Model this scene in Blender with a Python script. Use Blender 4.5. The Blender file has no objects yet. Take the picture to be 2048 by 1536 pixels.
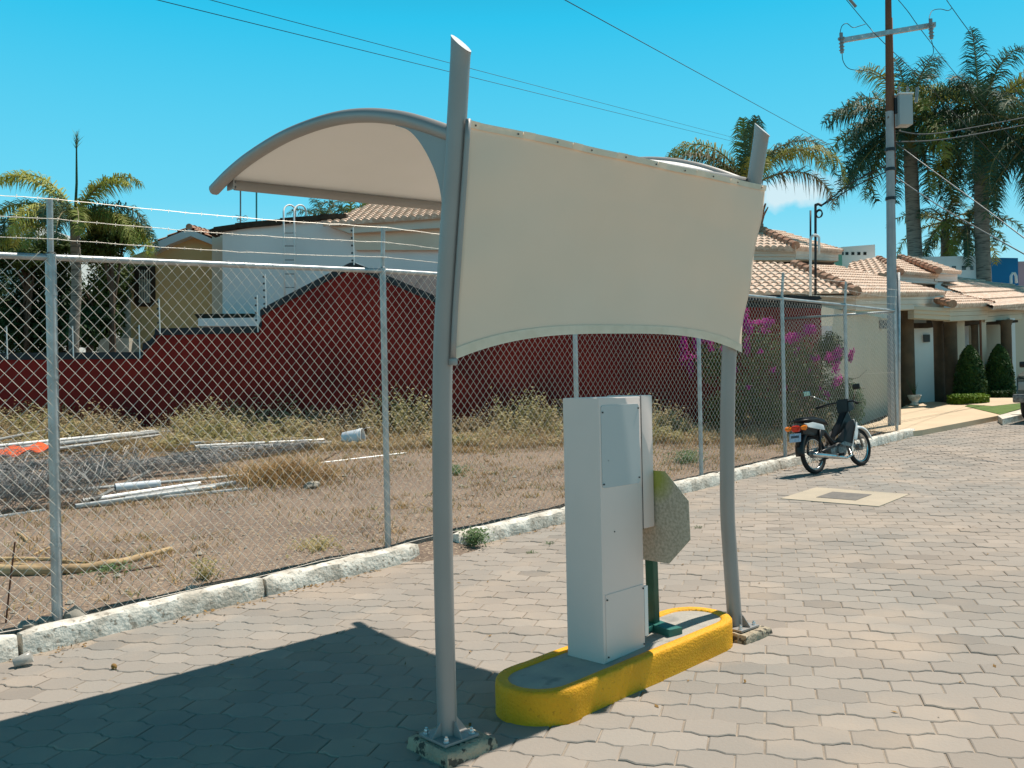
import bpy, bmesh, math, random
from mathutils import Vector, Matrix, noise
R = math.radians
random.seed(7)
scn = bpy.context.scene
col = scn.collection

# ---------------------------------------------------------------- camera
CAMZ = 1.6
YAW, PITCH, ROLL, FPX = R(43.708), R(-0.157), R(-1.140), 1790.0
cf = Vector((math.cos(YAW)*math.cos(PITCH), math.sin(YAW)*math.cos(PITCH), -math.sin(PITCH)))
r0 = Vector((math.sin(YAW), -math.cos(YAW), 0)); u0 = r0.cross(cf)
cr = r0*math.cos(ROLL)+u0*math.sin(ROLL); cu = -r0*math.sin(ROLL)+u0*math.cos(ROLL)
cam = bpy.data.cameras.new('camera'); camo = bpy.data.objects.new('camera', cam); col.objects.link(camo)
camo.matrix_world = Matrix(((cr.x, cu.x, -cf.x, 0), (cr.y, cu.y, -cf.y, 0), (cr.z, cu.z, -cf.z, CAMZ), (0, 0, 0, 1)))
cam.sensor_fit = 'HORIZONTAL'; cam.sensor_width = 36; cam.lens = FPX*36/2048
cam.clip_start = .05; cam.clip_end = 3000
scn.camera = camo

# ---------------------------------------------------------------- sky, sun, exposure
SUN = Vector((.468, -.06, 1)).normalized()
w = bpy.data.worlds.new('World'); scn.world = w; w.use_nodes = True
nt = w.node_tree; N = nt.nodes; L = nt.links
bg = N['Background']; sky = N.new('ShaderNodeTexSky'); sky.sky_type = 'NISHITA'; sky.sun_disc = False
sky.sun_elevation = math.asin(SUN.z); sky.sun_rotation = R(98); sky.air_density = 1.0; sky.dust_density = 1.5; sky.ozone_density = 1.0
tc = N.new('ShaderNodeTexCoord'); sep = N.new('ShaderNodeSeparateXYZ'); L.new(tc.outputs['Generated'], sep.inputs[0])
rp = N.new('ShaderNodeValToRGB'); L.new(sep.outputs[2], rp.inputs[0]); e = rp.color_ramp.elements
for k_, (p_, c_) in enumerate(((0, (4.5, 7.0, 7.3)), (.09, (3.3, 6.7, 7.6)), (.20, (1.25, 5.6, 7.5)), (.38, (.18, 4.5, 7.0)), (.53, (.05, 1.5, 2.6)), (.75, (.04, .45, .9)), (1, (.04, .25, .5)))):
    el = e[k_] if k_ < 2 else e.new(p_); el.position = p_; el.color = (*c_, 1)
tint = N.new('ShaderNodeMix'); tint.data_type = 'RGBA'; tint.inputs[0].default_value = .97
L.new(sky.outputs[0], tint.inputs[6]); L.new(rp.outputs[0], tint.inputs[7])
# one small fair-weather cloud low over the roofs
cdir = (cf + cr*((1578-1024)/FPX) - cu*((382-768)/FPX)).normalized()
sub = N.new('ShaderNodeVectorMath'); sub.operation = 'SUBTRACT'; L.new(tc.outputs['Generated'], sub.inputs[0]); sub.inputs[1].default_value = cdir
mp = N.new('ShaderNodeVectorMath'); mp.operation = 'MULTIPLY'; L.new(sub.outputs[0], mp.inputs[0]); mp.inputs[1].default_value = (17, 17, 52)
ln = N.new('ShaderNodeVectorMath'); ln.operation = 'LENGTH'; L.new(mp.outputs[0], ln.inputs[0])
ns = N.new('ShaderNodeTexNoise'); ns.inputs['Scale'].default_value = 45; ns.inputs['Detail'].default_value = 6; L.new(tc.outputs['Generated'], ns.inputs[0])
ad = N.new('ShaderNodeMath'); ad.operation = 'MULTIPLY_ADD'; L.new(ns.outputs[0], ad.inputs[0]); ad.inputs[1].default_value = 1.6; L.new(ln.outputs[1], ad.inputs[2])
mc = N.new('ShaderNodeMapRange'); L.new(ad.outputs[0], mc.inputs[0]); mc.inputs[1].default_value = 1.15; mc.inputs[2].default_value = 1.75; mc.inputs[3].default_value = .8; mc.inputs[4].default_value = 0
cl = N.new('ShaderNodeMix'); cl.data_type = 'RGBA'; L.new(mc.outputs[0], cl.inputs[0]); L.new(tint.outputs[2], cl.inputs[6]); cl.inputs[7].default_value = (6.2, 7.2, 7.5, 1)
L.new(cl.outputs[2], bg.inputs[0]); bg.inputs[1].default_value = .1
sl = bpy.data.lights.new('sun', 'SUN'); sl.energy = 5.0; sl.angle = R(.53); sl.color = (1, .93, .83)
so = bpy.data.objects.new('sun', sl); col.objects.link(so); so.rotation_euler = SUN.to_track_quat('Z', 'Y').to_euler(); so.location = (0, 0, 20)
vs = scn.view_settings; vs.view_transform = 'Standard'; vs.look = 'None'; vs.exposure = 0.30; vs.gamma = 1

# ---------------------------------------------------------------- helpers
def ray(px, py): return cf + cr*((px-1024)/FPX) - cu*((py-768)/FPX)
C0 = Vector((0, 0, CAMZ))
def far(px, py, d): return C0 + ray(px, py)*d                 # point seen at that direction, d metres deep
def G(x): return -.05+.036*max(-14, min(x, 27))               # street slopes gently up along +X
def F(x, y):                                                  # the vacant lot
    t = max(0, min(1, (y-6.1)/.5))
    return G(x)+.05+.03*t+.043*max(0, y-6.5)+.03*noise.noise(Vector((x*.9, y*.9, 0)))*t+.012*noise.noise(Vector((x*5, y*5, 3)))*t
def lot(px, py):
    d = ray(px, py); s = 3
    while s < 60:
        p = C0+d*s
        if p.z < F(p.x, p.y): return p
        s += .02
    return p
def rot(ax, a): return Matrix.Rotation(a, 3, ax)

class MB:
    def __init__(s): s.v = []; s.f = []; s.c = None
    def add(s, vs, fs):
        n = len(s.v); s.v += [Vector(v) for v in vs]; s.f += [tuple(i+n for i in f) for f in fs]; return s
    def box(s, c, size, m=None, taper=None):
        hx, hy, hz = size[0]/2, size[1]/2, size[2]/2; c = Vector(c); t = taper or 1
        vs = [Vector((x*hx*(t if z > 0 else 1), y*hy*(t if z > 0 else 1), z*hz)) for z in (-1, 1) for x, y in ((-1, -1), (1, -1), (1, 1), (-1, 1))]
        if m: vs = [m@v for v in vs]
        return s.add([c+v for v in vs], [(3, 2, 1, 0), (4, 5, 6, 7), (0, 1, 5, 4), (1, 2, 6, 5), (2, 3, 7, 6), (3, 0, 4, 7)])
    def bbox(s, c, size, b=.01, m=None):                      # bevelled box
        bm = bmesh.new(); bmesh.ops.create_cube(bm, size=1)
        for v in bm.verts: v.co = Vector((v.co.x*size[0], v.co.y*size[1], v.co.z*size[2]))
        bmesh.ops.bevel(bm, geom=bm.edges[:], offset=b, segments=2, affect='EDGES', profile=.6)
        bm.verts.index_update(); c = Vector(c)
        vs = [c+((m@v.co) if m else v.co) for v in bm.verts]; fs = [[v.index for v in f.verts] for f in bm.faces]; bm.free()
        return s.add(vs, fs)
    def tube(s, pts, r, n=8, caps=True):
        pts = [Vector(p) for p in pts]; k = len(pts); rs = r if isinstance(r, (list, tuple)) else [r]*k
        vs = []; fs = []; prev = None
        for i, p in enumerate(pts):
            t = (pts[min(i+1, k-1)]-pts[max(i-1, 0)]); t = t.normalized() if t.length > 1e-9 else Vector((0, 0, 1))
            if prev is None:
                a = t.cross(Vector((0, 0, 1)))
                if a.length < .01: a = t.cross(Vector((1, 0, 0)))
            else: a = prev-t*prev.dot(t)
            a.normalize(); b = t.cross(a); prev = a
            for j in range(n):
                q = 2*math.pi*j/n; vs.append(p+(a*math.cos(q)+b*math.sin(q))*rs[i])
        for i in range(k-1):
            for j in range(n): fs.append((i*n+j, i*n+(j+1) % n, (i+1)*n+(j+1) % n, (i+1)*n+j))
        if caps: fs.append(tuple(range(n-1, -1, -1))); fs.append(tuple((k-1)*n+j for j in range(n)))
        return s.add(vs, fs)
    def prism(s, poly, d):                                    # polygon swept by vector d
        n = len(poly); d = Vector(d); vs = [Vector(p) for p in poly]+[Vector(p)+d for p in poly]
        return s.add(vs, [tuple(range(n-1, -1, -1)), tuple(range(n, 2*n))]+[(i, (i+1) % n, n+(i+1) % n, n+i) for i in range(n)])
    def quad(s, a, b, c, d): return s.add([a, b, c, d], [(0, 1, 2, 3)])
    def lathe(s, c, prof, n=16, m=None):
        c = Vector(c); vs = []; fs = []
        for r, z in prof:
            for j in range(n):
                q = 2*math.pi*j/n; v = Vector((r*math.cos(q), r*math.sin(q), z)); vs.append(c+((m@v) if m else v))
        k = len(prof)
        for i in range(k-1):
            for j in range(n): fs.append((i*n+j, i*n+(j+1) % n, (i+1)*n+(j+1) % n, (i+1)*n+j))
        fs.append(tuple(range(n-1, -1, -1))); fs.append(tuple((k-1)*n+j for j in range(n)))
        return s.add(vs, fs)
    def torus(s, c, Rr, r, ax, n=28, k=8):
        c = Vector(c); ax = Vector(ax).normalized(); a = ax.orthogonal().normalized(); b = ax.cross(a); vs = []; fs = []
        for i in range(n):
            q = 2*math.pi*i/n; d = a*math.cos(q)+b*math.sin(q)
            for j in range(k):
                t = 2*math.pi*j/k; vs.append(c+d*(Rr+r*math.cos(t))+ax*(r*math.sin(t)))
        for i in range(n):
            for j in range(k): fs.append((i*k+j, ((i+1) % n)*k+j, ((i+1) % n)*k+(j+1) % k, i*k+(j+1) % k))
        return s.add(vs, fs)
    def build(s, name, m, parent=None, smooth=False, auto=None):
        me = bpy.data.meshes.new(name); org = parent.matrix_world.translation if parent else Vector((0, 0, 0))
        if parent:
            org = Vector((0, 0, 0)); q = parent
            while q: org = org+q.location; q = q.parent
        me.from_pydata([tuple(v-org) for v in s.v], [], s.f); me.materials.append(m)
        if s.c is not None:
            ca = me.color_attributes.new('tone', 'FLOAT_COLOR', 'POINT')
            flat = []
            for t in s.c: flat += [t, t, t, 1]
            ca.data.foreach_set('color', flat)
        me.update()
        if smooth or auto:
            me.polygons.foreach_set('use_smooth', [True]*len(me.polygons))
            if auto: me.set_sharp_from_angle(angle=R(auto))
        o = bpy.data.objects.new(name, me); col.objects.link(o)
        if parent: o.parent = parent
        return o

def tag(o, label, cat, group=None, kind=None):
    o['label'] = label; o['category'] = cat
    if group: o['group'] = group
    if kind: o['kind'] = kind
    return o
def thing(name, loc, label, cat, group=None):
    o = bpy.data.objects.new(name, None); o.location = loc; o.empty_display_size = .1; col.objects.link(o); return tag(o, label, cat, group)
def struct(o): o['kind'] = 'structure'; return o
def stuff(o, label, cat): o['kind'] = 'stuff'; o['label'] = label; o['category'] = cat; return o
def copy_tree(o, parent=None):
    c = o.copy(); col.objects.link(c); c.parent = parent
    for ch in [k for k in o.children]: copy_tree(ch, c)
    return c

def srgb(r, g, b):
    f = lambda c: (c/12.92 if c <= .04045 else ((c+.055)/1.055)**2.4)
    return (f(r/255), f(g/255), f(b/255))
def mat(name, c1, c2=None, scale=6, rough=.8, metal=0, bump=0, bscale=40, detail=5, ramp=(.35, .65), c3=None, s3=60, r3=(.55, .62), attr=None, stretch=None, spec=.3, trans=0, dist=.01, coat=0):
    m = bpy.data.materials.new(name); m.use_nodes = True; n = m.node_tree.nodes; l = m.node_tree.links
    b = n['Principled BSDF']; b.inputs['Roughness'].default_value = rough; b.inputs['Metallic'].default_value = metal
    b.inputs['Specular IOR Level'].default_value = spec
    if coat: b.inputs['Coat Weight'].default_value = coat; b.inputs['Coat Roughness'].default_value = .1
    t = n.new('ShaderNodeTexCoord'); src = t.outputs['Object']
    if stretch:
        mpn = n.new('ShaderNodeMapping'); mpn.inputs['Scale'].default_value = stretch; l.new(src, mpn.inputs[0]); src = mpn.outputs[0]
    out = None
    if c2:
        nz = n.new('ShaderNodeTexNoise'); nz.inputs['Scale'].default_value = scale; nz.inputs['Detail'].default_value = detail; l.new(src, nz.inputs['Vector'])
        rp = n.new('ShaderNodeValToRGB'); rp.color_ramp.elements[0].position = ramp[0]; rp.color_ramp.elements[1].position = ramp[1]
        rp.color_ramp.elements[0].color = (*c1, 1); rp.color_ramp.elements[1].color = (*c2, 1); l.new(nz.outputs[0], rp.inputs[0]); out = rp.outputs[0]
    else:
        rg = n.new('ShaderNodeRGB'); rg.outputs[0].default_value = (*c1, 1); out = rg.outputs[0]
    if c3:
        nz = n.new('ShaderNodeTexNoise'); nz.inputs['Scale'].default_value = s3; nz.inputs['Detail'].default_value = 6; l.new(src, nz.inputs['Vector'])
        mr = n.new('ShaderNodeMapRange'); mr.inputs[1].default_value = r3[0]; mr.inputs[2].default_value = r3[1]; l.new(nz.outputs[0], mr.inputs[0])
        mx = n.new('ShaderNodeMix'); mx.data_type = 'RGBA'; l.new(mr.outputs[0], mx.inputs[0]); l.new(out, mx.inputs[6]); mx.inputs[7].default_value = (*c3, 1); out = mx.outputs[2]
    if attr:
        at = n.new('ShaderNodeAttribute'); at.attribute_name = attr
        mx = n.new('ShaderNodeMix'); mx.data_type = 'RGBA'; mx.blend_type = 'MULTIPLY'; mx.inputs[0].default_value = 1
        l.new(out, mx.inputs[6]); l.new(at.outputs['Color'], mx.inputs[7]); out = mx.outputs[2]
    l.new(out, b.inputs['Base Color'])
    if bump:
        nb = n.new('ShaderNodeTexNoise'); nb.inputs['Scale'].default_value = bscale; nb.inputs['Detail'].default_value = 6; l.new(src, nb.inputs['Vector'])
        bn = n.new('ShaderNodeBump'); bn.inputs['Strength'].default_value = bump; bn.inputs['Distance'].default_value = dist; l.new(nb.outputs[0], bn.inputs['Height']); l.new(bn.outputs[0], b.inputs['Normal'])
    if trans:
        tr = n.new('ShaderNodeBsdfTranslucent'); l.new(out, tr.inputs[0]); ms = n.new('ShaderNodeMixShader'); ms.inputs[0].default_value = trans
        l.new(b.outputs[0], ms.inputs[1]); l.new(tr.outputs[0], ms.inputs[2]); l.new(ms.outputs[0], n['Material Output'].inputs[0])
    return m

M = {}
M['paver'] = mat('paver_concrete', (.325, .272, .228), (.268, .245, .218), scale=.55, rough=.9, bump=.5, bscale=55, c3=(.375, .305, .245), s3=1.7, r3=(.5, .72), attr='tone', dist=.004)
M['joint'] = mat('joint_sand', (.36, .30, .24), (.24, .20, .16), scale=8, rough=1, bump=.5, bscale=80)
M['kerb'] = mat('kerb_paint', (.74, .70, .62), (.50, .45, .38), scale=7, rough=.9, bump=1, bscale=34, c3=(.32, .28, .23), s3=30, r3=(.58, .66), dist=.012, ramp=(.40, .62))
M['dirt'] = mat('dry_dirt', (.245, .18, .135), (.18, .132, .102), scale=1.3, rough=1, bump=1, bscale=28, c3=(.40, .31, .22), s3=34, r3=(.56, .64), dist=.03)
M['ground'] = mat('far_ground', (.20, .16, .11), (.12, .12, .06), scale=.3, rough=1)
M['drive'] = mat('driveway_concrete', (.62, .48, .33), (.54, .42, .29), scale=1.2, rough=.9, bump=.3, bscale=60)
M['galv'] = mat('galvanised_steel', (.50, .51, .51), (.36, .37, .37), scale=9, rough=.42, metal=.55, bump=.15, bscale=60)
M['wire'] = mat('wire_zinc', (.72, .66, .58), rough=.5, metal=.25)
M['greypaint'] = mat('grey_metallic_paint', (.33, .315, .30), (.305, .29, .275), scale=3, rough=.42, metal=.25, bump=.05, bscale=70)
M['capsteel'] = mat('cap_plate_paint', (.58, .60, .60), (.48, .5, .5), scale=40, rough=.5)
M['fabric'] = mat('canopy_fabric', (.88, .71, .565), (.85, .685, .54), scale=2.2, rough=.75, bump=.08, bscale=7, trans=.13, dist=.02)
M['roof_fabric'] = mat('roof_membrane', (.86, .835, .80), (.83, .81, .775), scale=2, rough=.7, trans=.17)
M['hem'] = mat('fabric_hem', (.80, .70, .56), (.72, .63, .49), scale=14, rough=.7, trans=.1)
M['bolt'] = mat('bright_bolt', (.7, .7, .7), rough=.3, metal=.8)
M['darkhole'] = mat('dark_screw', (.06, .06, .06), rough=.5)
M['footing'] = mat('footing_mortar', (.46, .38, .27), (.36, .30, .22), scale=8, rough=1, bump=1, bscale=35, c3=(.09, .08, .065), s3=26, r3=(.56, .62), dist=.02)
M['yellow'] = mat('yellow_kerb_paint', (.84, .40, .012), (.76, .345, .01), scale=7, rough=.62, bump=.9, bscale=85, c3=(.60, .25, .008), s3=60, r3=(.60, .72), dist=.008)
M['islandtop'] = mat('island_screed', (.42, .38, .32), (.34, .315, .28), scale=6, rough=.95, bump=.6, bscale=45, c3=(.25, .235, .21), s3=9, r3=(.58, .7))
M['cabinet'] = mat('cabinet_white_paint', (.76, .62, .56), (.73, .60, .54), scale=3, rough=.4, bump=.06, bscale=12, c3=(.45, .42, .38), s3=70, r3=(.75, .78))
M['cabpanel'] = mat('cabinet_panel_paint', (.48, .50, .50), (.455, .48, .48), scale=2, rough=.38)
M['signback'] = mat('sign_galvanised_back', (.58, .50, .39), (.38, .33, .25), scale=75, rough=.75, metal=.05)
M['green'] = mat('dark_green_paint', (.012, .075, .045), (.02, .10, .065), scale=10, rough=.42)
M['greenlit'] = mat('green_paint_lit', (.03, .15, .12), (.02, .11, .09), scale=14, rough=.45)  # same green paint as the post, its sunlit teal look put into the colour
M['redwall'] = mat('red_wall_paint', (.27, .016, .010), (.20, .011, .008), scale=1.5, rough=.85, bump=.3, bscale=8, c3=(.11, .008, .007), s3=.9, r3=(.5, .75))
M['slate'] = mat('dark_coping', (.035, .04, .045), (.02, .022, .027), scale=6, rough=.7)
M['white_wall'] = mat('white_render', (.80, .77, .75), (.73, .70, .685), scale=.6, rough=.9, c3=(.66, .64, .62), s3=1.1, r3=(.6, .85))
M['cream'] = mat('cream_render', (.60, .53, .42), (.54, .475, .37), scale=.8, rough=.9)
M['fascia'] = mat('fascia_paint', (.66, .60, .52), (.60, .545, .47), scale=2, rough=.85)
M['tan'] = mat('tan_render', (.74, .47, .22), (.66, .41, .19), scale=1, rough=.9)
M['beige'] = mat('beige_side_wall', (.74, .60, .47), (.68, .54, .42), scale=1, rough=.9)
M['grey_fascia'] = mat('grey_gable_band', (.66, .63, .61), rough=.85)
M['tile'] = mat('clay_roof_tile', (.66, .49, .38), (.54, .37, .27), scale=4, rough=.85, c3=(.74, .60, .49), s3=12, r3=(.5, .62))
M['ridge'] = mat('ridge_tile', (.33, .155, .095), (.40, .25, .17), scale=5, rough=.85)
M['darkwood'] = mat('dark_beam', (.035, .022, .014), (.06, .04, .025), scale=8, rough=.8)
M['stone'] = mat('brown_quarry_stone', (.125, .085, .052), (.085, .06, .04), scale=4, rough=.9, bump=.4, bscale=20)
M['glass'] = mat('dark_glass', (.02, .025, .03), rough=.08, spec=.8)
M['curtain'] = mat('pale_glass', (.28, .29, .27), rough=.3, spec=.6)
M['blue'] = mat('blue_render', (.004, .15, .33), (.004, .13, .29), scale=1, rough=.85)
M['mauve'] = mat('mauve_render', (.42, .32, .34), rough=.9)
M['mint'] = mat('mint_render', (.32, .58, .42), rough=.9)
M['trunk'] = mat('palm_trunk', (.27, .24, .20), (.19, .17, .145), scale=3, rough=.95, bump=.8, bscale=10, stretch=(1, 1, 7), c3=(.11, .10, .085), s3=2.2, r3=(.55, .62))
M['crownshaft'] = mat('palm_crownshaft', (.13, .15, .03), (.20, .15, .03), scale=3, rough=.6)
def leafmat(n, a, b, s=1.2, tr=.22, rough=.6): return mat(n, a, b, scale=s, rough=rough, trans=tr, spec=.2)
M['palm_dark'] = leafmat('palm_leaf_dark', (.035, .088, .055), (.075, .125, .065), .9)
M['palm_lime'] = leafmat('palm_leaf_lime', (.16, .21, .04), (.28, .27, .06), 1.5)
M['palm_bright'] = leafmat('palm_leaf_bright', (.34, .38, .06), (.45, .42, .10), 2)
M['palm_old'] = leafmat('palm_leaf_old', (.16, .13, .07), (.10, .12, .04), 2)
M['rachis'] = mat('palm_rachis', (.16, .16, .05), (.24, .17, .07), scale=4, rough=.6)
M['leaf'] = leafmat('tree_leaf', (.045, .085, .022), (.09, .12, .03), 2.5)
M['leafdark'] = leafmat('dark_tree_leaf', (.018, .045, .018), (.045, .085, .025), 1.2, .12)
M['bark'] = mat('bark', (.10, .065, .045), (.16, .11, .08), scale=5, rough=.95, bump=.6, bscale=25)
M['straw'] = leafmat('dry_straw', (.50, .33, .15), (.34, .22, .11), 1.4, .15, .7)
M['straw2'] = leafmat('dry_weed_stalk', (.33, .235, .13), (.48, .36, .20), 2.2, .15, .8)
M['weed'] = leafmat('weed_leaf', (.24, .215, .075), (.42, .33, .15), 1.8, .2, .6)
M['weed2'] = leafmat('fresh_weed', (.07, .13, .04), (.15, .22, .09), 5, .2, .5)
M['bougleaf'] = leafmat('bougainvillea_leaf', (.075, .105, .03), (.15, .155, .05), 1.6)
M['magenta'] = leafmat('bougainvillea_bract', (.55, .02, .32), (.40, .02, .25), 3, .3)
M['boxleaf'] = leafmat('clipped_leaf', (.02, .05, .012), (.05, .09, .015), 4, .08)
M['limeleaf'] = leafmat('lime_hedge_leaf', (.20, .28, .02), (.10, .18, .02), 4, .2)
M['lawn'] = mat('lawn', (.07, .13, .025), (.12, .18, .04), scale=5, rough=.9, bump=.6, bscale=60)
M['white'] = mat('white_paint', (.78, .78, .76), rough=.5)
M['bucket'] = mat('bucket_plastic', (.74, .78, .82), (.66, .70, .75), scale=6, rough=.4, trans=.12)
M['rubber'] = mat('rubber', (.014, .014, .015), rough=.75)
M['black'] = mat('black_plastic', (.012, .012, .013), rough=.35)
M['seat'] = mat('black_vinyl', (.015, .014, .014), rough=.5)
M['chrome'] = mat('chrome', (.6, .6, .58), (.4, .4, .4), scale=20, rough=.22, metal=.9)
M['engine'] = mat('cast_alloy', (.26, .26, .25), (.12, .12, .12), scale=25, rough=.5, metal=.6)
M['orange'] = mat('amber_lens', (.85, .22, .01), rough=.2, spec=.6)
M['redlens'] = mat('red_lens', (.62, .03, .01), rough=.2, spec=.6)
M['plate'] = mat('number_plate', (.50, .56, .64), (.30, .40, .55), scale=30, rough=.4)
M['mirror'] = mat('mirror_glass', (.35, .75, .85), rough=.08, metal=.9)  # teal reflection put into the glass colour
M['rust'] = mat('rusty_wood', (.13, .045, .028), (.20, .10, .06), scale=3, rough=.9, stretch=(1, 1, .25), bump=.4, bscale=12)
M['pole'] = mat('pole_concrete', (.40, .42, .43), (.33, .345, .36), scale=4, rough=.9, bump=.2, bscale=15, c3=(.16, .08, .05), s3=3, r3=(.66, .70))
M['cable'] = mat('cable_black', (.03, .035, .035), rough=.6)
M['cablegrey'] = mat('cable_grey', (.16, .17, .17), rough=.5, metal=.4)
M['trafo'] = mat('transformer_paint', (.38, .42, .43), rough=.5)
M['porcelain'] = mat('insulator', (.22, .24, .25), rough=.3)
M['log'] = mat('dry_branch', (.50, .36, .20), (.34, .23, .13), scale=6, rough=.9, bump=.7, bscale=30)
M['rock'] = mat('rubble_stone', (.36, .33, .28), (.26, .24, .20), scale=7, rough=.95, bump=.6, bscale=20)
M['pipe'] = mat('scaffold_pipe', (.50, .50, .48), (.33, .35, .36), scale=3, rough=.45, metal=.3, c3=(.22, .12, .07), s3=4, r3=(.64, .7))
M['pipedark'] = mat('dull_pipe', (.20, .20, .19), rough=.6, metal=.3)
M['tangle'] = mat('old_fence_wire', (.34, .33, .32), (.16, .16, .16), scale=8, rough=.6, metal=.3)
M['tarp'] = mat('orange_tarp', (.75, .13, .03), (.60, .08, .02), scale=6, rough=.7)
M['cup'] = mat('clear_plastic', (.60, .58, .54), rough=.25, trans=.5)
M['leaflitter'] = mat('leaf_litter', (.30, .17, .05), (.14, .08, .03), scale=20, rough=.9)
M['patch'] = mat('pale_concrete_patch', (.47, .395, .30), (.41, .35, .27), scale=3, rough=.95, bump=.4, bscale=50)
M['grate'] = mat('cast_cover', (.20, .18, .16), (.15, .14, .13), scale=10, rough=.8, metal=.2, bump=.6, bscale=40)
M['carpaint'] = mat('grey_green_car_paint', (.085, .09, .075), (.10, .105, .09), scale=2, rough=.3, metal=.4, coat=.5)
M['carglass'] = mat('car_glass', (.05, .12, .13), rough=.06, spec=.9)
M['skyrod'] = mat('teal_antenna_pole', (.03, .16, .17), rough=.5)
M['ironpipe'] = mat('dark_iron', (.04, .045, .05), rough=.5, metal=.5)
M['terracotta_stub'] = mat('dead_palm_boot', (.16, .045, .03), (.36, .24, .17), scale=14, rough=.9)

# yellow green stain on the upper part of the sign's back (sign's own coordinates)
_m = M['signback']; _n = _m.node_tree.nodes; _l = _m.node_tree.links; _b = _n['Principled BSDF']; _src = _b.inputs['Base Color'].links[0].from_socket
_t = _n.new('ShaderNodeTexCoord'); _s = _n.new('ShaderNodeVectorMath'); _s.operation = 'SUBTRACT'; _l.new(_t.outputs['Object'], _s.inputs[0]); _s.inputs[1].default_value = (-.11, -.10, .875)
_d = _n.new('ShaderNodeVectorMath'); _d.operation = 'LENGTH'; _l.new(_s.outputs[0], _d.inputs[0]); _q = _n.new('ShaderNodeMapRange'); _q.inputs[1].default_value = .05; _q.inputs[2].default_value = .15; _q.inputs[3].default_value = .8; _q.inputs[4].default_value = 0; _l.new(_d.outputs[1], _q.inputs[0])
_x = _n.new('ShaderNodeMix'); _x.data_type = 'RGBA'; _l.new(_q.outputs[0], _x.inputs[0]); _l.new(_src, _x.inputs[6]); _x.inputs[7].default_value = (.34, .36, .02, 1); _l.new(_x.outputs[2], _b.inputs['Base Color'])

# ---------------------------------------------------------------- ground, road, kerb
g = MB(); xs = [-900, -300, -60, -14, 0, 10, 20, 27, 60, 300, 900]; ys = [-900, -200, -40, -12, 0, 12, 40, 200, 900]
for y in ys:
    for x in xs: g.v.append(Vector((x, y, G(x)-.12)))
n = len(xs)
for j in range(len(ys)-1):
    for i in range(n-1): g.f.append((j*n+i, j*n+i+1, (j+1)*n+i+1, (j+1)*n+i))
struct(g.build('ground', M['ground']))
g = MB(); X0, X1 = -6, 40
for i in range(0, 47):
    x = X0+i; g.v += [Vector((x, -14, G(x)-.0058)), Vector((x, 6.0, G(x)-.0058))]
for i in range(46): g.f.append((2*i, 2*i+2, 2*i+3, 2*i+1))
struct(g.build('road_bed', M['joint']))

PA = R(27.7); pu = Vector((math.sin(PA), -math.cos(PA), 0)); pw = Vector((math.cos(PA), math.sin(PA), 0))
PP, PQ, PAmp = .2335, .160, .0125
def pavers():
    g = MB(); g.c = []
    wave = [(-.5, -1), (-.34, -1), (-.16, 1), (.16, 1), (.34, -1), (.5, -1)]
    top = [(a*PP, PQ/2+s*PAmp) for a, s in wave]; bot = [(a*PP, -PQ/2-s*PAmp) for a, s in reversed(wave)]
    outl = top+bot
    for j in range(-60, 175):
        for i in range(-90, 150):
            cu_ = (i+.5*(j % 2))*PP+.07; cw_ = j*PQ+.042
            c = pu*cu_+pw*cw_
            if c.x < -1.2 or c.x > 27 or c.y > 5.93 or c.y < -7.5: continue
            if 3.0 < c.x < 4.55 and 2.72 < c.y < 2.98: continue
            d = c-Vector((0, 0, 0)); dep = d.dot(cf)
            if dep < .6: continue
            sx = d.dot(cr)/dep
            if abs(sx) > .85: continue
            if 9.32 < c.x < 10.1 and 3.75 < c.y < 4.65: continue
            tx, ty, dz = random.gauss(0, .008), random.gauss(0, .008), random.gauss(0, .0014)
            gap = random.uniform(.0022, .0038); tone = random.gauss(1, .048)*(random.uniform(.80, .9) if random.random() < .03 else 1)
            tone *= 1-.10*max(0, noise.noise(Vector((c.x*.8, c.y*.8, 7))))
            n0 = len(g.v)
            if dep < 12: rings = ((-.0005, -.014), (0, -.004), (.0045, 0))
            else: rings = ((0, -.012), (.002, 0))
            for k, (ins, z) in enumerate(rings):
                for (a, b) in outl:
                    fa = 1-(gap+ins)/(PP/2)*(1.25 if abs(abs(a)-PP/2) < 1e-6 else .3); fb = 1-(gap*.75+ins)/(PQ/2)
                    p = c+pu*(a*fa)+pw*(b*fb)
                    g.v.append(Vector((p.x, p.y, G(p.x)+z+dz+tx*a*fa+ty*b*fb))); g.c.append(tone*(.62 if z < -.005 else (.93 if z < 0 else 1)) if False else tone)
            m = len(outl)
            for k in range(len(rings)-1):
                for q in range(m): g.f.append((n0+k*m+(q+1) % m, n0+k*m+q, n0+(k+1)*m+q, n0+(k+1)*m+(q+1) % m))
            g.f.append(tuple(n0+(len(rings)-1)*m+q for q in range(m-1, -1, -1)))
    return g
struct(pavers().build('pavement', M['paver']))

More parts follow.
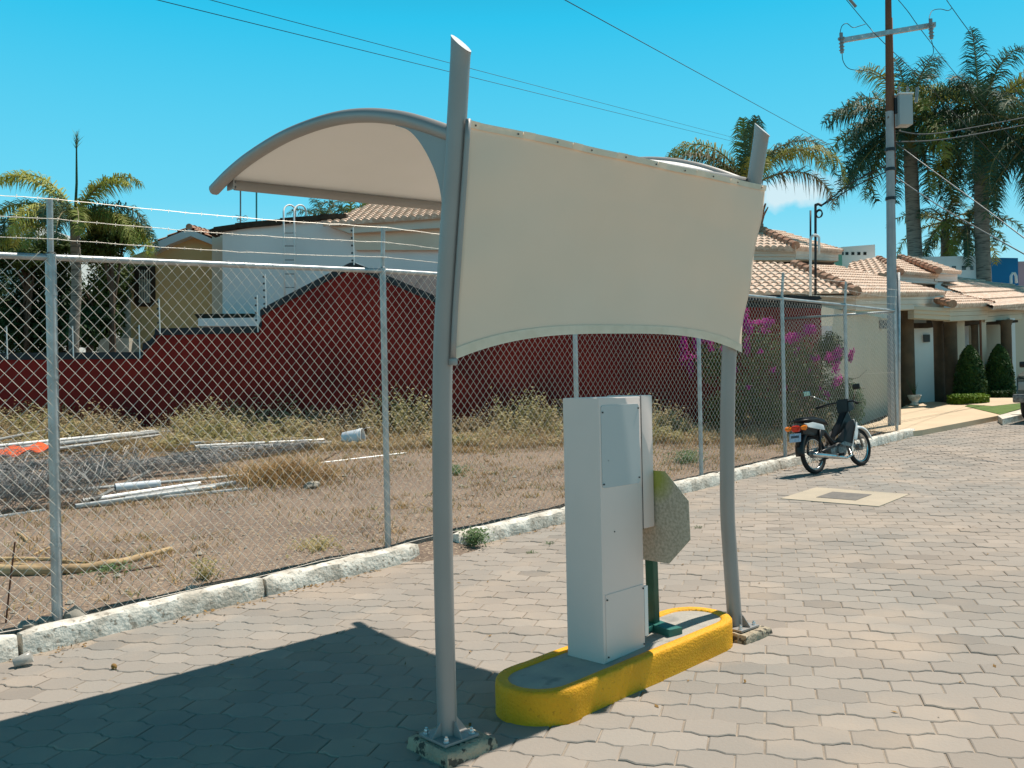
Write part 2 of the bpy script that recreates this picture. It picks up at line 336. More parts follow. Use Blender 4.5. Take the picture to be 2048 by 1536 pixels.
def kerb():
    g = MB(); x = -2.0; cuts = [-2.0, -.9, .1, 1.0, 1.86, 3.55, 5.1]; segs = []
    e = [(-2, -.92), (-.9, .08), (.1, .98), (1.0, 1.84), (1.87, 3.52), (3.54, 5.02), (5.50, 7.0), (7.02, 8.1), (8.13, 8.75), (8.78, 10.05), (10.09, 11.6), (11.63, 12.6), (12.64, 14.1), (14.13, 15.55), (15.57, 16.2), (16.23, 16.85)]
    prof = [(5.93, -.1), (5.935, .0), (5.94, .07), (5.955, .118), (5.985, .136), (6.03, .138), (6.07, .13), (6.085, .09), (6.085, -.1)]
    for a, b in e:
        ns = max(4, int((b-a)/.045)); n0 = len(g.v); m = len(prof); off = random.gauss(0, .006); hz = random.gauss(0, .006)
        for i in range(ns+1):
            t = i/ns; x = a+(b-a)*t; endf = 1-min(1, min(t, 1-t)*ns/2)*1.0
            for (y, z) in prof:
                q = noise.noise(Vector((x*6, y*9, z*9)))*.011+noise.noise(Vector((x*22, y*22, z*22)))*.006
                s = .012*endf
                zz = z+(q+hz-s if z > .05 else 0); yy = y+off+(q if y < 5.96 else -q)+(s if y < 5.96 else -s)
                g.v.append(Vector((x, yy, G(x)+zz)))
        for i in range(ns):
            for k in range(m-1): g.f.append((n0+i*m+k, n0+(i+1)*m+k, n0+(i+1)*m+k+1, n0+i*m+k+1))
        g.f.append(tuple(n0+k for k in range(m))); g.f.append(tuple(n0+ns*m+k for k in range(m-1, -1, -1)))
    return g
struct(kerb().build('kerb', M['kerb'], auto=40))

g = MB(); xs = [i*.14-3 for i in range(185)]; ys = [6.06+.05*i for i in range(6)]+[6.4+.14*i for i in range(130)]
for y in ys:
    for x in xs: g.v.append(Vector((x, y, F(x, y)+.016*noise.noise(Vector((x*9, y*9, 1)))*(1 if y > 6.3 else .4))))
n = len(xs)
for j in range(len(ys)-1):
    for i in range(n-1):
        if xs[i+1] > 16.9 and True: continue
        g.f.append((j*n+i, j*n+i+1, (j+1)*n+i+1, (j+1)*n+i))
struct(g.build('lot_ground', M['dirt'], smooth=True))
# strip of dirt spilling through the gap in the kerb
g = MB(); nx, ny = 14, 10
for j in range(ny+1):
    for i in range(nx+1):
        x = 4.9+.75*i/nx; y = 5.72+.40*j/ny; e = min(i, nx-i, 3)/3
        g.v.append(Vector((x, y, G(x)-.01+(.09*j/ny+.012*noise.noise(Vector((x*20, y*20, 0))))*(.3+.7*e))))
for j in range(ny):
    for i in range(nx): g.f.append((j*(nx+1)+i, j*(nx+1)+i+1, (j+1)*(nx+1)+i+1, (j+1)*(nx+1)+i))
struct(g.build('soil_spill', M['dirt'], smooth=True))

# ---------------------------------------------------------------- traffic island with its yellow kerb
IA = R(-2.6); ic = Vector((3.785, 2.845, 0)); iu = Vector((math.cos(IA), math.sin(IA), 0)); iv = Vector((-math.sin(IA), math.cos(IA), 0))
def capsule(hl, hw, n=14):
    pts = []
    for s in (1, -1):
        for k in range(n+1):
            a = -math.pi/2+math.pi*k/n
            pts.append((s*(hl-hw+hw*math.cos(a)), s*hw*math.sin(a)))
    return pts
def dense(pts, step=.03):
    o = []
    for i in range(len(pts)):
        a = pts[i]; b = pts[(i+1) % len(pts)]; d = math.dist(a, b); k = max(1, int(d/step))
        for q in range(k): o.append((a[0]+(b[0]-a[0])*q/k, a[1]+(b[1]-a[1])*q/k))
    return o
isl = thing('traffic_island', (ic.x, ic.y, G(ic.x)), 'raised concrete island with bright yellow painted kerb under the shade canopy', 'traffic island')
HL, HW = .84, .225
def ipt(a, b, z): p = ic+iu*a+iv*b; return Vector((p.x, p.y, G(p.x)+z))
g = MB(); base = dense(capsule(HL, HW)); m = len(base)
prof = [(0, -.05), (.0, .005), (.001, .04), (0, .08), (.0, .128), (.003, .143), (.009, .150), (.020, .153), (.045, .152), (.062, .149), (.066, .12)]
for ins, z in prof:
    for (a, b) in base:
        sx = (HL-ins)/HL; sy = (HW-ins)/HW
        cx_ = max(-(HL-HW), min(HL-HW, a)); da, db = a-cx_, b; l_ = math.hypot(da, db) or 1; k = (HW-ins)/HW
        p = ipt(cx_+da*k, db*k, z); q = noise.noise(p*5)*.0018+noise.noise(p*40)*.0007
        g.v.append(p+Vector((0, 0, q if z > .1 else 0))+(iu*da+iv*db)/l_*q)
for r in range(len(prof)-1):
    for i in range(m): g.f.append((r*m+i, r*m+(i+1) % m, (r+1)*m+(i+1) % m, (r+1)*m+i))
g.build('kerb', M['yellow'], isl, smooth=True)
g = MB(); ring = []
for (a, b) in base:
    cx_ = max(-(HL-HW), min(HL-HW, a)); k = (HW-.06)/HW; ring.append(ipt(cx_+(a-cx_)*k, b*k, .142))
g.v += ring; g.f.append(tuple(range(m)))
g.build('screed', M['islandtop'], isl)

# ---------------------------------------------------------------- ticket cabinet on the island
zt = G(3.5)+.14
cab = thing('access_cabinet', (3.66, 2.865, zt), 'white steel access control cabinet standing on the yellow kerbed island', 'cabinet')
cx0, cx1, cy0, cy1, ctop = 3.495, 3.845, 2.75, 2.985, 1.535
g = MB(); g.bbox(((cx0+cx1)/2, (cy0+cy1)/2, (zt+ctop)/2), (cx1-cx0, cy1-cy0, ctop-zt), .006); g.build('body', M['cabinet'], cab, auto=40)
def rrect(x0, x1, z0, z1, r, y, n=5):
    pts = []
    for cx_, cz_, a0 in ((x1-r, z1-r, 0), (x0+r, z1-r, 90), (x0+r, z0+r, 180), (x1-r, z0+r, 270)):
        for k in range(n+1):
            a = R(a0+90*k/n); pts.append(Vector((cx_+r*math.cos(a), y, cz_+r*math.sin(a))))
    return pts
g = MB(); g.prism(rrect(3.508, 3.826, 1.085, 1.497, .018, cy0-.0035), (0, .0040, 0)); up = g.build('access_panel', M['cabpanel'], cab, auto=40); up['label'] = 'blue grey screwed upper panel'
g = MB(); g.prism(rrect(3.515, 3.838, zt+.008, .555, .008, cy0-.003), (0, .0035, 0)); lp = g.build('access_panel', M['cabinet'], cab, auto=40); lp['label'] = 'white lower panel'
for (x, z, pr) in ((3.517, 1.462, up), (3.818, 1.475, up), (3.517, 1.105, up), (3.815, 1.115, up), (3.524, .530, lp), (3.829, .535, lp), (3.526, zt+.03, lp), (3.829, zt+.03, lp)):
    g = MB(); g.lathe((x, cy0-.006, z), [(.0045, -.002), (.0045, .003)], 8, rot('X', R(90))); g.build('screw', M['darkhole'], pr)
g = MB(); g.bbox((3.902, 2.865, 1.19), (.11, .225, .70), .008); hd = g.build('hood', M['cabinet'], cab, auto=40)
g = MB(); g.box((3.848, cy0-.0012, 1.19), (.004, .002, .70)); g.build('seam', M['darkhole'], hd)
g = MB()
for (x, z) in ((3.60, .86), (3.56, 1.22)): g.lathe((x, cy0-.001, z), [(.0035, -.0015), (.0035, .0025)], 8, rot('X', R(90)))
g.build('screw', M['darkhole'], cab)
g = MB(); g.box((3.865, 2.76, .41), (.03, .016, .26)); g.box((3.88, 2.79, .30), (.03, .05, .05)); g.build('side_bracket', M['white'], cab)

# ---------------------------------------------------------------- octagonal sign on a green foot
sg = thing('octagonal_sign', (4.09, 2.86, zt+.01), 'octagonal road sign seen from its speckled grey back, on a leaning dark green angle post', 'sign')
g = MB(); oc = []
for k in range(8):
    a = R(22.5+45*k); rr = .245/math.cos(R(22.5)); oc.append(Vector((3.975, 2.785+rr*math.cos(a), .892+rr*math.sin(a))))
oc = [Vector((p.x+(p.z-.89)*-.05+(p.y-2.785)*.06, p.y, p.z)) for p in oc]
g.prism(oc, (.0035, 0, 0)); g.build('plate', M['signback'], sg)
g = MB(); A = Vector((4.095, 2.885, zt+.06)); B = Vector((3.955, 2.800, 1.10)); d = (B-A)
for off, sz in (((0, 0), (.006, .05)), ((.022, -.022), (.045, .006))):
    a = A+Vector((off[0], off[1], 0)); b = B+Vector((off[0], off[1], 0)); hx, hy = sz[0]/2, sz[1]/2
    g.prism([a+Vector((-hx, -hy, 0)), a+Vector((hx, -hy, 0)), a+Vector((hx, hy, 0)), a+Vector((-hx, hy, 0))], d)
g.build('post', M['green'], sg)
g = MB(); g.bbox((4.11, 2.83, zt+.037), (.095, .235, .05), .004, rot('Z', R(-14))); g.bbox((4.02, 2.87, zt+.045), (.16, .05, .03), .003, rot('Z', R(12))); g.build('foot', M['greenlit'], sg, auto=40)

# ---------------------------------------------------------------- shade canopy
can = thing('shade_canopy', (3.6, 2.8, G(3.6)), 'curved grey tube canopy with cream fabric roof and side screen over the island', 'shade canopy')
AX = Vector((math.cos(R(-5.4)), math.sin(R(-5.4)), 0))
def smoothpath(pts, n=40):
    pts = [Vector(p) for p in pts]; o = []
    for i in range(len(pts)-1):
        a = pts[max(0, i-1)]; b = pts[i]; c = pts[i+1]; d = pts[min(len(pts)-1, i+2)]; k = max(2, int(n/(len(pts)-1)))
        for q in range(k):
            t = q/k; o.append(.5*((2*b)+(c-a)*t+(2*a-5*b+4*c-d)*t*t+(3*b-a-3*c+d)*t**3))
    o.append(pts[-1]); return o
PLp = smoothpath([(2.58, 2.893, .10), (2.58, 2.897, .7), (2.58, 2.893, 1.25), (2.58, 2.872, 1.763), (2.58, 2.825, 2.187), (2.58, 2.771, 2.604), (2.58, 2.722, 3.04)])
PRp = smoothpath([(4.675, 2.700, .17), (4.675, 2.725, .6), (4.675, 2.735, .95), (4.675, 2.706, 1.73), (4.675, 2.648, 2.15), (4.675, 2.572, 2.505), (4.675, 2.515, 2.76), (4.675, 2.462, 3.03)])
rightv = Vector((cr.x, cr.y, 0)).normalized(); tow = -Vector((cf.x, cf.y, 0)).normalized()
def post(path, r, nm):
    g = MB(); g.tube(path, r, 22, caps=False); n = 22; last = len(g.v)-n
    top = []
    for j in range(n):
        v = g.v[last+j]; c = path[-1]; d = v-c; a = -.85*d.dot(rightv)-.62*d.dot(tow)
        v = Vector((v.x, v.y, c.z+a)); g.v[last+j] = v; top.append(v.copy())
    o = g.build('post', M['greypaint'], can, smooth=True); 
    g = MB(); c = sum(top, Vector())/n; nn = Vector((0, 0, .0015))
    g.v = [c+(t-c)*1.0+nn for t in top]; g.f = [tuple(range(n-1, -1, -1))]; g.build('cap', M['capsteel'], o)
    return o
postL = post(PLp, .0425, 'l'); postR = post(PRp, .0425, 'r')
def base(x, y, yaw, foot):
    z = G(x)
    g = MB(); bm_ = rot('Z', yaw)
    # rough mortar block
    n = 12; blk = MB(); bb = []
    sx, sy, sz = foot
    nx = 14; ny = 14
    def pt(u, v, w_):
        p = bm_@Vector((u*sx/2, v*sy/2, 0)); q = Vector((x+.015+p.x, y+p.y, z+w_)); nn = noise.noise(q*11)*.010+noise.noise(q*38)*.005
        return q+(bm_@Vector((u, v, 0)))*nn*.7+Vector((0, 0, nn*(.7 if w_ > .03 else 0)))
    rim = []
    for k in range(nx): rim.append((-1+2*k/nx, -1))
    for k in range(ny): rim.append((1, -1+2*k/ny))
    for k in range(nx): rim.append((1-2*k/nx, 1))
    for k in range(ny): rim.append((-1, 1-2*k/ny))
    lv = [(1.0, -.03), (1.0, .0), (1.0, sz*.5), (.98, sz*.85), (.93, sz), (.8, sz), (.5, sz)]
    for s_, h in lv:
        for (u, v) in rim: blk.v.append(pt(u*s_, v*s_, h))
    m_ = len(rim)
    for r_ in range(len(lv)-1):
        for i in range(m_): blk.f.append((r_*m_+i, r_*m_+(i+1) % m_, (r_+1)*m_+(i+1) % m_, (r_+1)*m_+i))
    blk.f.append(tuple((len(lv)-1)*m_+i for i in range(m_)))
    ft = blk.build('footing', M['footing'], can, auto=50)
    g = MB(); g.bbox((x, y, z+sz+.010), (.185, .185, .012), .002, bm_); pl = g.build('base_plate', M['greypaint'], can, auto=40)
    for a in range(4):
        m2 = bm_@rot('Z', R(90*a)); g = MB(); q = [Vector((.038, -.0025, 0)), Vector((.088, -.0025, 0)), Vector((.088, -.0025, .008)), Vector((.044, -.0025, .062)), Vector((.038, -.0025, .062))]
        g.prism([Vector((x, y, z+sz+.016))+m2@p for p in q], m2@Vector((0, .005, 0))); g.build('gusset', M['greypaint'], pl)
        c = Vector((x, y, z+sz+.016))+(bm_@rot('Z', R(45+90*a)))@Vector((.098, 0, 0)); g = MB()
        g.lathe(c, [(.014, 0), (.014, .003), (.0105, .003), (.0105, .013), (.006, .013), (.006, .026)], 6); g.lathe(c+Vector((0, 0, .003)), [(.0105, .011), (.0095, .0145)], 6); g.build('bolt', M['bolt'], pl, auto=30)
base(2.582, 2.885, R(-4), (.27, .285, .052)); base(4.678, 2.690, R(-4), (.27, .285, .045))
# arches
archL = smoothpath([(2.58, 2.775, 2.668), (2.58, 2.961, 2.752), (2.58, 3.131, 2.818), (2.58, 3.349, 2.880), (2.58, 3.585, 2.921), (2.58, 3.842, 2.936), (2.58, 4.121, 2.928), (2.58, 4.426, 2.888), (2.58, 4.646, 2.838), (2.58, 4.83, 2.778)], 54)
dA = Vector((2.095, -.20, .070))
archR = [p+dA+Vector((.125*max(0, (p.y-2.775)/2.05), 0, .05*math.sin(math.pi*min(1, max(0, (p.y-2.775)/2.0)))*.7)) for p in archL]
for ar in (archL, archR):
    g = MB(); g.tube(ar, .0335, 14)
    c = ar[-1]; g.tube([c, c+(ar[-1]-ar[-2]).normalized()*.02], [.0335, .02], 14); g.build('arch', M['greypaint'], can, auto=50)
e0 = archL[-1]; j0 = archL[-5]+Vector((.03, 0, -.022)); j1 = archR[-5]+Vector((-.03, 0, -.022))
g = MB(); g.tube([j0+Vector((.035, 0, 0)), j1], .0285, 14); bmn = g.build('outer_beam', M['greypaint'], can, auto=50)
for jj, s in ((j0, 1), (j1, -1)):
    g = MB(); g.bbox(jj+Vector((s*.012, 0, .0)), (.008, .075, .06), .002); g.lathe(jj+Vector((s*.02, .025, .0)), [(.008, 0), (.008, .012)], 6, rot('Y', R(90))); g.lathe(jj+Vector((s*.02, -.025, .0)), [(.008, 0), (.008, .012)], 6, rot('Y', R(90))); g.build('flange', M['galv'], bmn)
# inner beam along the post heads, and gusset sheets between post and arch
p0, p1 = Vector((2.60, 2.79, 2.69)), Vector((4.65, 2.57, 2.75))
g = MB(); g.tube([p0, p1], .026, 12); g.build('inner_beam', M['greypaint'], can, smooth=True)
for ar, pth, x_ in ((archL, PLp, 2.58), (archR, PRp, 4.675)):
    up_ = [p for p in ar if p.y < ar[0].y+.40]; cur = [Vector((x_, ar[0].y+dy, ar[0].z+dz)) for dy, dz in ((.385, .122), (.30, .085), (.235, .03), (.175, -.045), (.125, -.13), (.095, -.21), (.082, -.28), (.078, -.33))]
    cur = smoothpath(cur, 40)
    dn = [p for p in pth if ar[0].z-.36 < p.z < ar[0].z-.02]
    poly = [Vector((x_-.004, p.y, p.z-.01)) for p in up_]+[Vector((x_-.004, p.y, p.z)) for p in cur]+[Vector((x_-.004, p.y, p.z)) for p in dn]
    g = MB(); g.prism(poly, (.008, 0, 0)); g.build('arch_gusset', M['greypaint'], can)
# roof membrane
g = MB(); nx = 26; al = archL[3:-3]; ar_ = archR[3:-3]; ny = len(al)
for i in range(nx+1):
    t = i/nx
    for j in range(ny):
        s = j/(ny-1); a = al[j]; b = ar_[j]; p = a.lerp(b, t)
        sag = -.035*4*t*(1-t)*math.sin(math.pi*s); p = p+Vector((0, 0, sag+.012))
        g.v.append(p)
for i in range(nx):
    for j in range(ny-1): g.f.append((i*ny+j, (i+1)*ny+j, (i+1)*ny+j+1, i*ny+j+1))
rfm = g.build('roof_membrane', M['roof_fabric'], can, smooth=True)
sm = rfm.modifiers.new('t', 'SOLIDIFY'); sm.thickness = .0022
# side screen: fabric stretched between the posts, scalloped bottom edge
TL, TR = Vector((2.625, 2.738, 2.722)), Vector((4.725, 2.486, 2.718)); BL, BR = Vector((2.612, 2.842, 1.722)), Vector((4.715, 2.640, 1.775))
def pathy(path, z):
    for a, b in zip(path, path[1:]):
        if a.z <= z <= b.z: return a.y+(b.y-a.y)*(z-a.z)/(b.z-a.z)
    return path[-1].y
def edgeL(s): # s 0 top..1 bottom follows the post
    z = TL.z+(BL.z-TL.z)*s; return Vector((2.602-.006*s, pathy(PLp, z)-.050, z))
def edgeR(s):
    z = TR.z+(BR.z-TR.z)*s; return Vector((4.722-.012*s, pathy(PRp, z)-.052-.012*math.sin(math.pi*s), z))
TL, TR = edgeL(0), edgeR(0)
def scr(t, s):
    rise = .112*(1-abs(2*t-1)**3.0)*1.0; a = edgeL(0).lerp(edgeR(0), t); b = edgeL(1).lerp(edgeR(1), t)+Vector((0, 0, rise))
    z = a.z+(b.z-a.z)*s; ss = s
    l = edgeL(min(1, (edgeL(0).z-z)/(edgeL(0).z-edgeL(1).z))); r_ = edgeR(min(1, (edgeR(0).z-z)/(edgeR(0).z-edgeR(1).z))); p = l.lerp(r_, t); p.z = z
    inn = .045*math.sin(math.pi*t)**1.0*(1-math.exp(-(1-t)*14))*math.sin(math.pi*min(1, s*.9)); wr = .004*math.exp(-t*9)*math.sin(s*9)+.003*noise.noise(Vector((t*9, s*5, 2)))
    wr += .010*math.exp(-((t-.02)/.05)**2)*math.exp(-s*3)
    wr += .007*math.exp(-t*7)*math.sin((s*1.0+t*.9)*17)*math.exp(-s*1.2)+.006*math.exp(-(1-t)*8)*math.sin((s-t*.7)*15)+.004*math.sin(t*23)*math.exp(-s*9)
    p.y += inn+wr; return p
g = MB(); nt_, ns_ = 64, 36
for i in range(nt_+1):
    for j in range(ns_+1): g.v.append(scr(i/nt_, j/ns_))
for i in range(nt_):
    for j in range(ns_): g.f.append((i*(ns_+1)+j, i*(ns_+1)+j+1, (i+1)*(ns_+1)+j+1, (i+1)*(ns_+1)+j))
scn_ = g.build('side_screen', M['fabric'], can, smooth=True); sm = scn_.modifiers.new('t', 'SOLIDIFY'); sm.thickness = .0018
g = MB()
for i in range(nt_):
    a, b = scr(i/nt_, 0), scr((i+1)/nt_, 0); dn = Vector((0, .002, -.030)); o_ = Vector((0, -.0035, .002))
    if i % 9 in (0, 1): wv = Vector((0, -.004, 0))
    else: wv = Vector((0, 0, 0))
    g.quad(a+o_+wv, b+o_+wv, b+o_+dn, a+o_+dn)
g.build('top_hem', M['hem'], scn_)
g = MB()
for i in range(nt_):
    t0, t1 = i/nt_, (i+1)/nt_; a, b, c, d_ = scr(t0, .955), scr(t1, .955), scr(t1, 1.004), scr(t0, 1.004); o_ = Vector((0, -.004, 0)); g.quad(a+o_, d_+o_, c+o_, b+o_)
g.build('bottom_hem', M['hem'], scn_)
for k in range(10):
    t = .02+.96*k/9; a = scr(t, 0)+Vector((0, -.006, -.015)); g = MB(); g.lathe(a, [(.0042, -.001), (.0042, .002)], 8, rot('X', R(90))); g.build('rivet', M['darkhole'], scn_)
g = MB()
for k, s_ in enumerate((.03, .5, .97)):
    pass
g.tube([edgeL(s/12)+Vector((-.008, -.006, 0)) for s in range(13)], .0125, 10); lr = g.build('lacing_rod', M['greypaint'], scn_, smooth=True)
e = edgeL(1)+Vector((-.008, -.006, -.012)); g = MB(); g.bbox(e, (.03, .03, .03), .006); g.build('rod_clamp', M['greypaint'], scn_, auto=40)

# ---------------------------------------------------------------- chain link fence
FY = 6.25
fx = [-3.6, -.6, 2.17, 4.92, 7.55, 10.05, 12.36, 14.57, 16.72]
def railz(x): # rail heights of the street side
    t = [(-3.6, 2.26), (-.6, 2.38), (2.18, 2.51), (4.93, 2.64), (7.6, 2.72), (10.05, 2.785), (12.36, 2.82), (14.57, 2.842), (16.85, 2.85)]
    for (a, za), (b, zb) in zip(t, t[1:]):
        if a <= x <= b: return za+(zb-za)*(x-a)/(b-a)
    return t[0][1] if x < t[0][0] else t[-1][1]
def botz(x): return F(x, FY)+.005
fn = thing('chain_link_fence', (6.0, FY, G(6)), 'galvanised chain link fence with barbed wire along the white kerb of the vacant lot', 'fence')
for x in fx:
    big = abs(x-2.17) < .1
    rz = railz(x); g = MB(); r = .034 if big else .027
    g.tube([(x, FY, botz(x)-.1), (x, FY, rz+.02)], r, 14); g.tube([(x, FY, rz+.02), (x, FY+.005, rz+.03)], [r, .022], 14); o = g.build('post', M['galv'], fn, auto=40)
    g = MB(); g.tube([(x, FY, rz+.02), (x-.004, FY-.01, rz+.12), (x-.012, FY-.035, rz+.385)], .0195, 10); g.build('barbed_wire_arm', M['galv'], o, auto=40)
    g = MB()
    for k in range(4): g.tube([(x, FY, rz-.25-.55*k), (x, FY, rz-.232-.55*k)], r+.004, 14)
    g.build('tie_band', M['galv'], o)
RX = 16.72; RY2 = 8.6
rp = [(RX, 8.45)]
for (x, y) in rp:
    g = MB(); g.tube([(x, y, F(x, y)-.1), (x, y, 2.86)], .03, 12); g.build('post', M['galv'], fn, smooth=True)
g = MB(); g.tube([(x, FY-.0, railz(x)) for x in fx], .0215, 12); g.build('top_rail', M['galv'], fn, smooth=True)
g = MB(); g.tube([(RX, FY, 2.83), (RX, RY2, 2.85)], .0215, 12); g.build('top_rail', M['galv'], fn, smooth=True)
def knit(x0, x1, zt_, zb_, P, w_=.0855, h_=.092, r=.00165):
    # diagonals of the mesh as thin wires; P(s,z) maps to world
    g = MB(); slope = h_/w_
    zlo = min(zb_(x0), zb_(x1)); zhi = max(zt_(x0), zt_(x1)); H_ = zhi-zlo
    k = int((x1-x0+H_/slope)/w_)+2
    for sgn in (1, -1):
        for i in range(-2, k+2):
            a = x0-(H_/slope if sgn > 0 else 0)+i*w_
            # line: z = zlo + sgn*slope*(x-xa)
            pts = []
            xa = a if sgn > 0 else a
            n_ = 8
            seg = []
            for q in range(n_+1):
                t = q/n_; z = zlo+t*H_; x = xa+(t*H_/slope if sgn > 0 else (H_/slope-t*H_/slope))-(0 if sgn > 0 else H_/slope*0)
                seg.append((x, z))
            # clip
            out = []
            for (p, q_) in zip(seg, seg[1:]):
                for f_ in [j/6 for j in range(6)]:
                    x = p[0]+(q_[0]-p[0])*f_; z = p[1]+(q_[1]-p[1])*f_
                    if x0 <= x <= x1 and zb_(x) <= z <= zt_(x)+.035: out.append((x, z))
            if len(out) < 2: continue
            A_, B_ = out[0], out[-1]; mid = [(A_[0]+(B_[0]-A_[0])*t, A_[1]+(B_[1]-A_[1])*t) for t in (0, .33, .66, 1)]
            g.tube([P(x, z, sgn*.0017) for x, z in mid], r, 4, caps=False)
    return g
knit(fx[0], fx[-1], lambda x: railz(x), lambda x: botz(x)+.0, lambda x, z, o: Vector((x, FY-.024+o+.006*math.sin(x*2.1), z))).build('mesh', M['wire'], fn)
knit(FY, RY2, lambda y: 2.84, lambda y: F(RX, y), lambda y, z, o: Vector((RX+.02+o, y, z)), r=.0024).build('mesh', M['wire'], fn)
# crossing knots, only near the camera where the photo shows them as bright dots
for k, dz in enumerate((.375, .245, .115)):
    g = MB(); pts = []
    for x in [fx[0]+i*(fx[-1]-fx[0])/200 for i in range(201)]:
        i = max(j for j in range(len(fx)) if fx[j] <= x+1e-6); a = fx[i]; b = fx[min(i+1, len(fx)-1)]; t = (x-a)/(b-a) if b > a else 0
        pts.append(Vector((x, FY-.012-.022*dz/.375*1.4-.02, railz(x)+dz-.02*math.sin(math.pi*t)+random.gauss(0, .0015))))
    g.tube(pts, .0015, 4, caps=False); g.tube([p+Vector((0, .003, .0025)) for p in pts], .0013, 4, caps=False)
    x = fx[0]+.05
    while x < fx[-1]:
        p = min(pts, key=lambda q: abs(q.x-x)); p = Vector((x, p.y, p.z))
        for a in (R(40), R(130)):
            d = Vector((.3, math.sin(a)*.6, math.cos(a)))*.016; g.tube([p-d, p+d], .0013, 3, caps=False)
        x += .125
    g.build('barbed_wire', M['wire'], fn)
g = MB(); g.tube([Vector((fx[0]+i*(fx[-1]-fx[0])/60, FY-.03, botz(fx[0]+i*(fx[-1]-fx[0])/60)+.03+.01*math.sin(i*1.7))) for i in range(61)], .0028, 5); g.build('tension_wire', M['wire'], fn)
g = MB(); g.tube([(RX, FY, 1.72), (RX, 7.4, 1.69), (RX, RY2, 1.70)], .004, 5); g.build('tension_wire', M['wire'], fn)

# ---------------------------------------------------------------- foliage helpers
def leaf_cloud(g, c, rad, n, size, rng, shell=.55, flat=1.0, hang=0):
    c = Vector(c)
    for _ in range(n):
        d = Vector((rng.gauss(0, 1), rng.gauss(0, 1), rng.gauss(0, 1))).normalized(); t = shell+(1-shell)*rng.random()**.6
        p = c+Vector((d.x*rad[0], d.y*rad[1], d.z*rad[2]))*t
        nn = (d+Vector((rng.gauss(0, .6), rng.gauss(0, .6), rng.gauss(.3, .6)))).normalized(); a = nn.orthogonal().normalized(); b = nn.cross(a)
        q = rng.random()*6.28; a, b = a*math.cos(q)+b*math.sin(q), b*math.cos(q)-a*math.sin(q); s = size*rng.uniform(.6, 1.3)
        if hang: a = (a+Vector((0, 0, -hang))).normalized(); b = a.cross(nn).normalized()
        g.add([p-a*s, p-b*s*.42, p+a*s, p+b*s*.42], [(0, 1, 2, 3)])
def frond(gl, gr, o, az, el, length, droop, rng, nl=46, ll=.42, plume=.5, lw=.022, thick=.03, hang=.45):
    # one pinnate palm leaf: curved rachis with two ranks of narrow leaflets
    h = Vector((math.cos(az), math.sin(az), 0)); pts = []; p = Vector(o); a = el; k = 12
    for i in range(k+1):
        pts.append(p.copy()); st = length/k; p = p+(h*math.cos(a)+Vector((0, 0, 1))*math.sin(a))*st; a -= droop/k*(.35+1.6*i/k)
    gr.tube(pts, [thick*(1-.85*i/k) for i in range(k+1)], 5, caps=False)
    side = Vector((-h.y, h.x, 0))
    for i in range(nl):
        t = .12+.88*(i+rng.random()*.6)/nl; f = t*k; j = min(k-1, int(f)); q = pts[j].lerp(pts[j+1], f-j); tg = (pts[j+1]-pts[j]).normalized(); up = side.cross(tg)
        if up.z < 0: up = -up
        L_ = ll*(math.sin(math.pi*min(1, .10+t*.86))**.55)*rng.uniform(.8, 1.1)
        for s in (1, -1):
            ph = rng.uniform(-plume, plume)
            d = (side*s*math.cos(ph)+up*math.sin(ph)+tg*rng.uniform(.35, .7)).normalized()
            wv = tg*lw*.5; m = q+d*L_*.5; e2 = q+d*L_*.93+Vector((0, 0, -hang*L_*rng.uniform(.5, 1.1)))
            gl.add([q-wv, q+wv, m+wv*.9, m-wv*.9, e2], [(0, 1, 2, 3), (3, 2, 4)])
def palm(name, base, crown, trad, specs, label, cat='palm tree', leafs=('palm_dark',), rngs=1, shaft=None, group=None, flare=1.5, **kw):
    rng = random.Random(rngs); base = Vector(base); crown = Vector(crown)
    root = thing(name, base, label, cat, group)
    g = MB(); n = 26; pts = [base.lerp(crown, i/n)+Vector((.05*math.sin(i*.4), .04*math.cos(i*.33), 0))*math.sin(math.pi*i/n) for i in range(n+1)]
    g.tube(pts, [trad*(1+(flare-1)*math.exp(-i*.55)+.10*math.sin(math.pi*i/n))*(1+.02*(i % 2)) for i in range(n+1)], 14); g.build('trunk', M['trunk'], root, smooth=True)
    if shaft:
        g = MB(); g.tube([crown-Vector((0, 0, .05)), crown+Vector((0, 0, shaft*.5)), crown+Vector((0, 0, shaft))], [trad*1.0, trad*.85, trad*.4], 12); g.build('crownshaft', M['crownshaft'], root, smooth=True); top = crown+Vector((0, 0, shaft))
    else: top = crown
    gl = {}; 
    for i, (az, el, ln_, dr) in enumerate(specs):
        lm = leafs[i % len(leafs)]; gl = MB(); gr = MB(); frond(gl, gr, top-Vector((0, 0, rng.uniform(0, .1))), az, el, ln_, dr, rng, **kw)
        o = gl.build('frond', M[lm], root); gr.build('rachis', M['rachis'], o)
    return root

